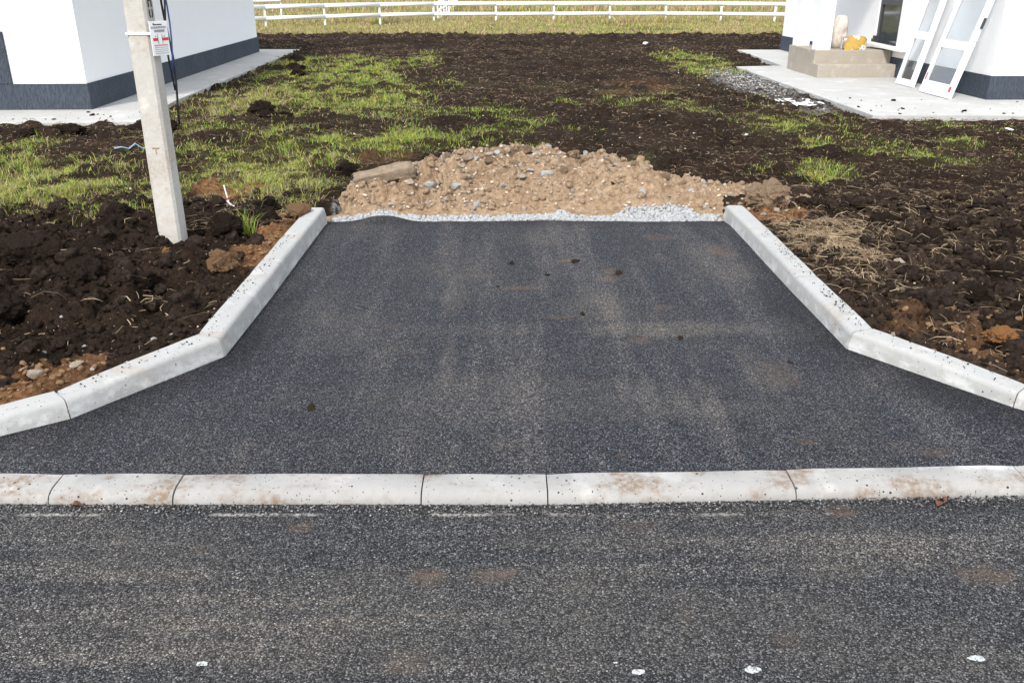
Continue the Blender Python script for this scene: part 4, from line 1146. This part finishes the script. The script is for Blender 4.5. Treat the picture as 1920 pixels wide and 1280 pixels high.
o.location = (7.70, 19.02, PT + .062); o.rotation_euler = (.045, 0, .17); tag(o, "white board lying across the porch edge by the door", "board")

# ------------------------------------------------------------------ utility pole, sign and cables
pz = H1(-2.56, 6.42)
pl = empty("utility_pole", (-2.5575, 6.4125, 0)); tag(pl, "square concrete utility pole standing in dug-up soil", "utility pole")
bm = bmesh.new(); rings = []
for z, s in ((-.6, .0835), (0, .083), (.5, .082), (1, .080), (2, .077), (4, .073), (8.2, .065)):
    c = .018; q = []
    for (x, y) in ((-s + c, -s), (s - c, -s), (s, -s + c), (s, s - c), (s - c, s), (-s + c, s), (-s, s - c), (-s, -s + c)): q.append(bm.verts.new((x, y, z)))
    rings.append(q)
for a, b2 in zip(rings[:-1], rings[1:]):
    for k in range(8): bm.faces.new((a[k], a[(k + 1) % 8], b2[(k + 1) % 8], b2[k]))
bm.faces.new(rings[0][::-1]); bm.faces.new(rings[-1])
me = bpy.data.meshes.new("shaft"); bm.to_mesh(me); bm.free(); obj("shaft", me, M_POLE, pl)
# shallow cast-in triangle mark and stencilled numerals
b = MB(); b.box(-.025, .025, -.0865, -.0815, .845, .853)
b.box(-.002, .002, -.0855, -.0815, .805, .845); b.build("cast_mark", M_KRAFT, pl)
b = MB(); X_ = .0785
for (y0, y1, z0, z1) in ((-.032, -.018, 1.735, 1.775), (.018, .032, 1.735, 1.775), (-.024, -.010, 1.722, 1.735), (.010, .024, 1.722, 1.735), (-.032, -.018, 1.79, 1.88), (.018, .032, 1.79, 1.83), (-.010, .018, 1.83, 1.842)):
    b.box(X_ - .004, X_ + .002, y0, y1, z0, z1)
b.build("stencil_numeral", M_INK, pl)
# notice on the pole, on a strap
nz0, nz1 = 1.475, 1.70
ns = empty("notice_sign", (-2.4705 + .033, 6.328 + .067, 0), math.radians(-28)); tag(ns, "white notice with two red blocks strapped to the utility pole", "sign")
b = MB(); b.box(0, .004, -.076, .076, nz0, nz1); b.build("plate", M_WHITE, ns, .0015)
b = MB(); b.box(-.0845, .0845, -.0850, -.0795, 1.615, 1.630).box(-.0845, -.0795, -.0795, .0795, 1.615, 1.630).box(-.0845, .0845, .0795, .0850, 1.615, 1.630).box(.0795, .0845, -.0795, .0795, 1.615, 1.630)
b.build("strap", M_PVC, pl)
def ink(name, mat, rects):
    b = MB()
    for (y0, y1, z0, z1) in rects: b.box(.0042, .0056, y0, y1, nz0 + z0, nz0 + z1)
    return b.build(name, mat, ns)
ink("red_block", M_RED, [(-.060, -.020, .098, .117)]); ink("red_block", M_RED, [(.020, .072, .098, .117)])
ink("arrow_lines", M_INK, [(-.020, -.0175, .078, .140), (.0175, .020, .078, .140), (-.040, -.036, .122, .132), (.036, .040, .122, .132)])
ink("logo", M_INK, [(-.046, -.036, .200, .212), (-.034, .028, .200, .206)])
ink("heading", M_GREY, [(-.066 + i * .0145, -.066 + i * .0145 + .010, .178, .192) for i in range(9)])
ink("heading_block", M_GREY, [(-.042, .046, .155, .170)])
ink("text_lines", M_LINK, [(-.058, .058, .064 - i * .0125, .0685 - i * .0125) for i in range(5)])
b = MB(); b.box(.0042, .0056, -.058, .058, nz0 + .0695, nz0 + .0725); b.build("red_text_line", M_RED, ns)
# hanging cables
root = empty("hanging_cable", (-2.435, 6.56, 0)); tag(root, "black and blue cables hanging down beside the utility pole", "cable")
for j, (mt, rr) in enumerate(((M_BLACK, .008), (M_BLACK, .007), (M_BLUE, .006))):
    pts = []
    for k in range(60):
        z = 8.0 - k * (6.90 - .12 * j) / 59
        sp = .020 * max(0, min(1, (z - 1.08) / .35))
        pts.append((.012 * (z - 1.6) - .10 * max(0, (z - 2.2) / 6) + sp * math.cos(5.2 * z + j * 2.1), sp * math.sin(5.2 * z + j * 2.1), z))
    if j == 0: pts += [(-.010, 0, 1.02), (-.012, 0, .98)]
    MB().tube(pts, rr, 6).build("cable", mt, root, smooth=True)
# blue wire on the soil
pts = [(-4.35 - .05 * k, 10.9 - .035 * k + .10 * math.sin(k * .5), 0) for k in range(9)]
pts = [(x, y, H1(x, y) + .03) for x, y, _ in pts]
tag(MB().tube(pts, .010, 5).build("wire", M_PBLUE, None, smooth=True), "pale blue wire lying on soil behind the utility pole", "wire")
# survey peg with red and white tape
px, py = -2.56, 7.75; z0 = H1(px, py)
pg = empty("survey_peg", (px, py, z0)); tag(pg, "short survey peg wrapped in red and white tape", "peg")
MB().tube([(.03, 0, -.06), (.0, 0, .12), (-.012, 0, .20)], .007, 6).build("peg", M_FOAM, pg)
for k in range(2): MB().tube([(.019 - .010 * k, 0, .01 + .06 * k), (.0165 - .010 * k, 0, .028 + .06 * k)], .0085, 8).build("tape_band", M_RED, pg)
MB().tube([(.0, -.015, .06), (.05, -.03, .02), (.10, -.03, .012), (.13, -.05, .01)], [.006, .008, .008, .004], 5).build("tape_end", M_FOAM, pg)

# litter
def scrap(x, y, s, label, seed, flat=.5):
    rock("foam_scrap", ROCKS[seed % 9], M_FOAM, x, y, H1(x, y) + s * flat * .6, (s, s * .6, s * flat), seed, label, "litter", tilt=.15)
scrap(4.05, 28.0, .17, "white foam scrap lying on the far dark soil", 3)
scrap(6.65, 11.9, .09, "crumpled white scrap on soil before the apron", 4); scrap(6.85, 11.75, .06, "small white scrap beside a crumpled one before the apron", 5)
scrap(3.05, 11.55, .04, "tiny white scrap on soil by a grass patch", 6)
scrap(8.2, 39.5, .12, "white scrap in the grass before the fence", 8)
xs = np.linspace(-.35, .35, 26); ys = np.linspace(-.3, .3, 22); Yg, Xg = np.meshgrid(ys, xs, indexing='ij')
Zg = .05 * fbm(Xg * 7 + 3, Yg * 7, 601, 3) + .02
Xw = 4.72 + Xg * 1.0 + .08 * fbm(Yg * 5, Xg * 5, 603, 2); Yw = 14.9 + Yg * 1.6 * (1 + .5 * (fbm(Xg * 4, Yg * 0, 605, 2) - .5))
gf = grid_faces(*Xg.shape); keep = fbm(Xg * 9 + 5, Yg * 9, 611, 3).ravel()[gf[:, 0]] > .44 + .5 * np.maximum(0, (np.hypot(Xg / .35, Yg / .3).ravel()[gf[:, 0]] - .75)); gf = gf[keep]
o = obj("plastic_sheet", np_mesh("plastic_sheet", np.stack([Xw, Yw, soil_h(Xw, Yw) * .3 + .03 + Zg], -1).reshape(-1, 3), gf), M_FOAM)
tag(o, "crumpled white plastic sheet on soil beside the porch apron", "plastic sheet")
# dry leaves on the road by the flush kerb
def leaf(x, y, s, rz, label):
    bm = bmesh.new(); top = []; bot = []; n = 8
    for i in range(n + 1):
        t = i / n; w = .36 * math.sin(math.pi * t) ** .8 * (1 + .25 * (i % 2))
        top.append(bm.verts.new((s * (t - .5), s * w, .012 * math.sin(4 * t) + .010 + .25 * s * w))); bot.append(bm.verts.new((s * (t - .5), -s * w, .012 * math.sin(4 * t) + .010 + .25 * s * w)))
    mid = [bm.verts.new((s * (i / n - .5), 0, .012 * math.sin(4 * i / n) + .004)) for i in range(n + 1)]
    for i in range(n):
        bm.faces.new((mid[i], mid[i + 1], top[i + 1], top[i])); bm.faces.new((bot[i], bot[i + 1], mid[i + 1], mid[i]))
    bmesh.ops.remove_doubles(bm, verts=bm.verts, dist=1e-5)
    me = bpy.data.meshes.new("dry_leaf"); bm.to_mesh(me); bm.free()
    o = obj("dry_leaf", me, M_LEAF); o.location = (x, y, -.05); o.rotation_euler = (0, 0, rz); tag(o, label, "leaf")
leaf(1.775, 3.10, .055, .9, "reddish dry leaf at the flush kerb"); leaf(1.80, 3.125, .035, 2.1, "small red dry leaf overlapping a larger leaf")
leaf(-1.80, 3.085, .04, .4, "curled brown dry leaf below a kerb joint on the road")

# ------------------------------------------------------------------ white rail fences
def fence(posts, label, zr=((.46, .16), (.90, .17)), ph=.98, group="white rail fences", pw=.10):
    root = empty("rail_fence", (posts[0][0], posts[0][1], 0)); tag(root, label, "fence", group)
    ox, oy = posts[0]
    gz = [H1(x, y) * .4 - .02 for x, y in posts]
    for (x, y), g0 in zip(posts, gz):
        b = MB(); b.tube([(x - ox, y - oy, -.35), (x - ox, y - oy, ph - .06)], pw / 2, 8); b.build("post", M_WHITE, root, smooth=False)
    for (zc, hh) in zr:
        for i in range(len(posts) - 1):
            (ax, ay), (bx, by) = posts[i], posts[i + 1]
            bm = bmesh.new(); rg = []
            d = Vector((bx - ax, by - ay, 0)).normalized(); n_ = Vector((-d.y, d.x, 0))
            for (x, y) in ((ax, ay), (bx, by)):
                q = []
                for k in range(12):
                    a = 2 * math.pi * k / 12
                    q.append(bm.verts.new(Vector((x - ox, y - oy, zc)) + n_ * (.055 * math.cos(a) - .05) + Vector((0, 0, hh / 2 * math.sin(a)))))
                rg.append(q)
            for k in range(12): bm.faces.new((rg[0][k], rg[0][(k + 1) % 12], rg[1][(k + 1) % 12], rg[1][k]))
            bm.faces.new(rg[0][::-1]); bm.faces.new(rg[1])
            bmesh.ops.recalc_face_normals(bm, faces=bm.faces)
            me = bpy.data.meshes.new("rail"); bm.to_mesh(me); bm.free()
            for p in me.polygons: p.use_smooth = len(p.vertices) == 4
            obj("rail", me, M_WHITE, root)
CX = [(-12.4, 36.3), (-10.15, 38.35), (-8.1, 40.3), (-5.95, 42.0), (-3.62, 43.2), (-.74, 43.3), (1.95, 43.5), (4.58, 43.7), (7.2, 43.7), (9.72, 43.4), (12.0, 42.6), (14.5, 42.2), (17.0, 41.8)]
fence(CX, "long white two-rail fence behind the dark soil plot")
fence([(-3.62 - .030 * k, 45.6 + 2.5 * k) for k in range(9)], "white rail fence running away from the fence corner", group="white rail fences", pw=.08, zr=((.55, .10), (.90, .16)))
fence([(-16.5, 45.0), (-14.0, 46.0), (-11.6, 47.0)], "white rail fence standing behind the long fence near the house", pw=.08, zr=((.94, .12),))
b = MB(); b.box(-45, -16, 70, 84, -.3, .03); tag(b.build("track", M_TRACK), "grey gravel track beyond the meadow", "track", kind="structure")
# dark brush line at the end of the meadow
r = np.random.default_rng(77); n = 16000
x = np.concatenate([r.uniform(-60, 60, n)]); y = r.uniform(92, 97, n)
hh = .5 + 1.2 * fbm(x * .25, y * .1, 701, 3)
zz = r.random(n) * hh
tag(blades("brush_line", np.stack([x, y, zz], -1), np.full(n, .5), np.full(n, .30), r.uniform(.3, 1.4, n), np.tile(np.array([[.03, .033, .022]]), (n, 1)) * r.uniform(.5, 1.8, (n, 1)), M_BLADE, None, None),
    "dark line of brush at the end of the meadow", "brush", kind="stuff")
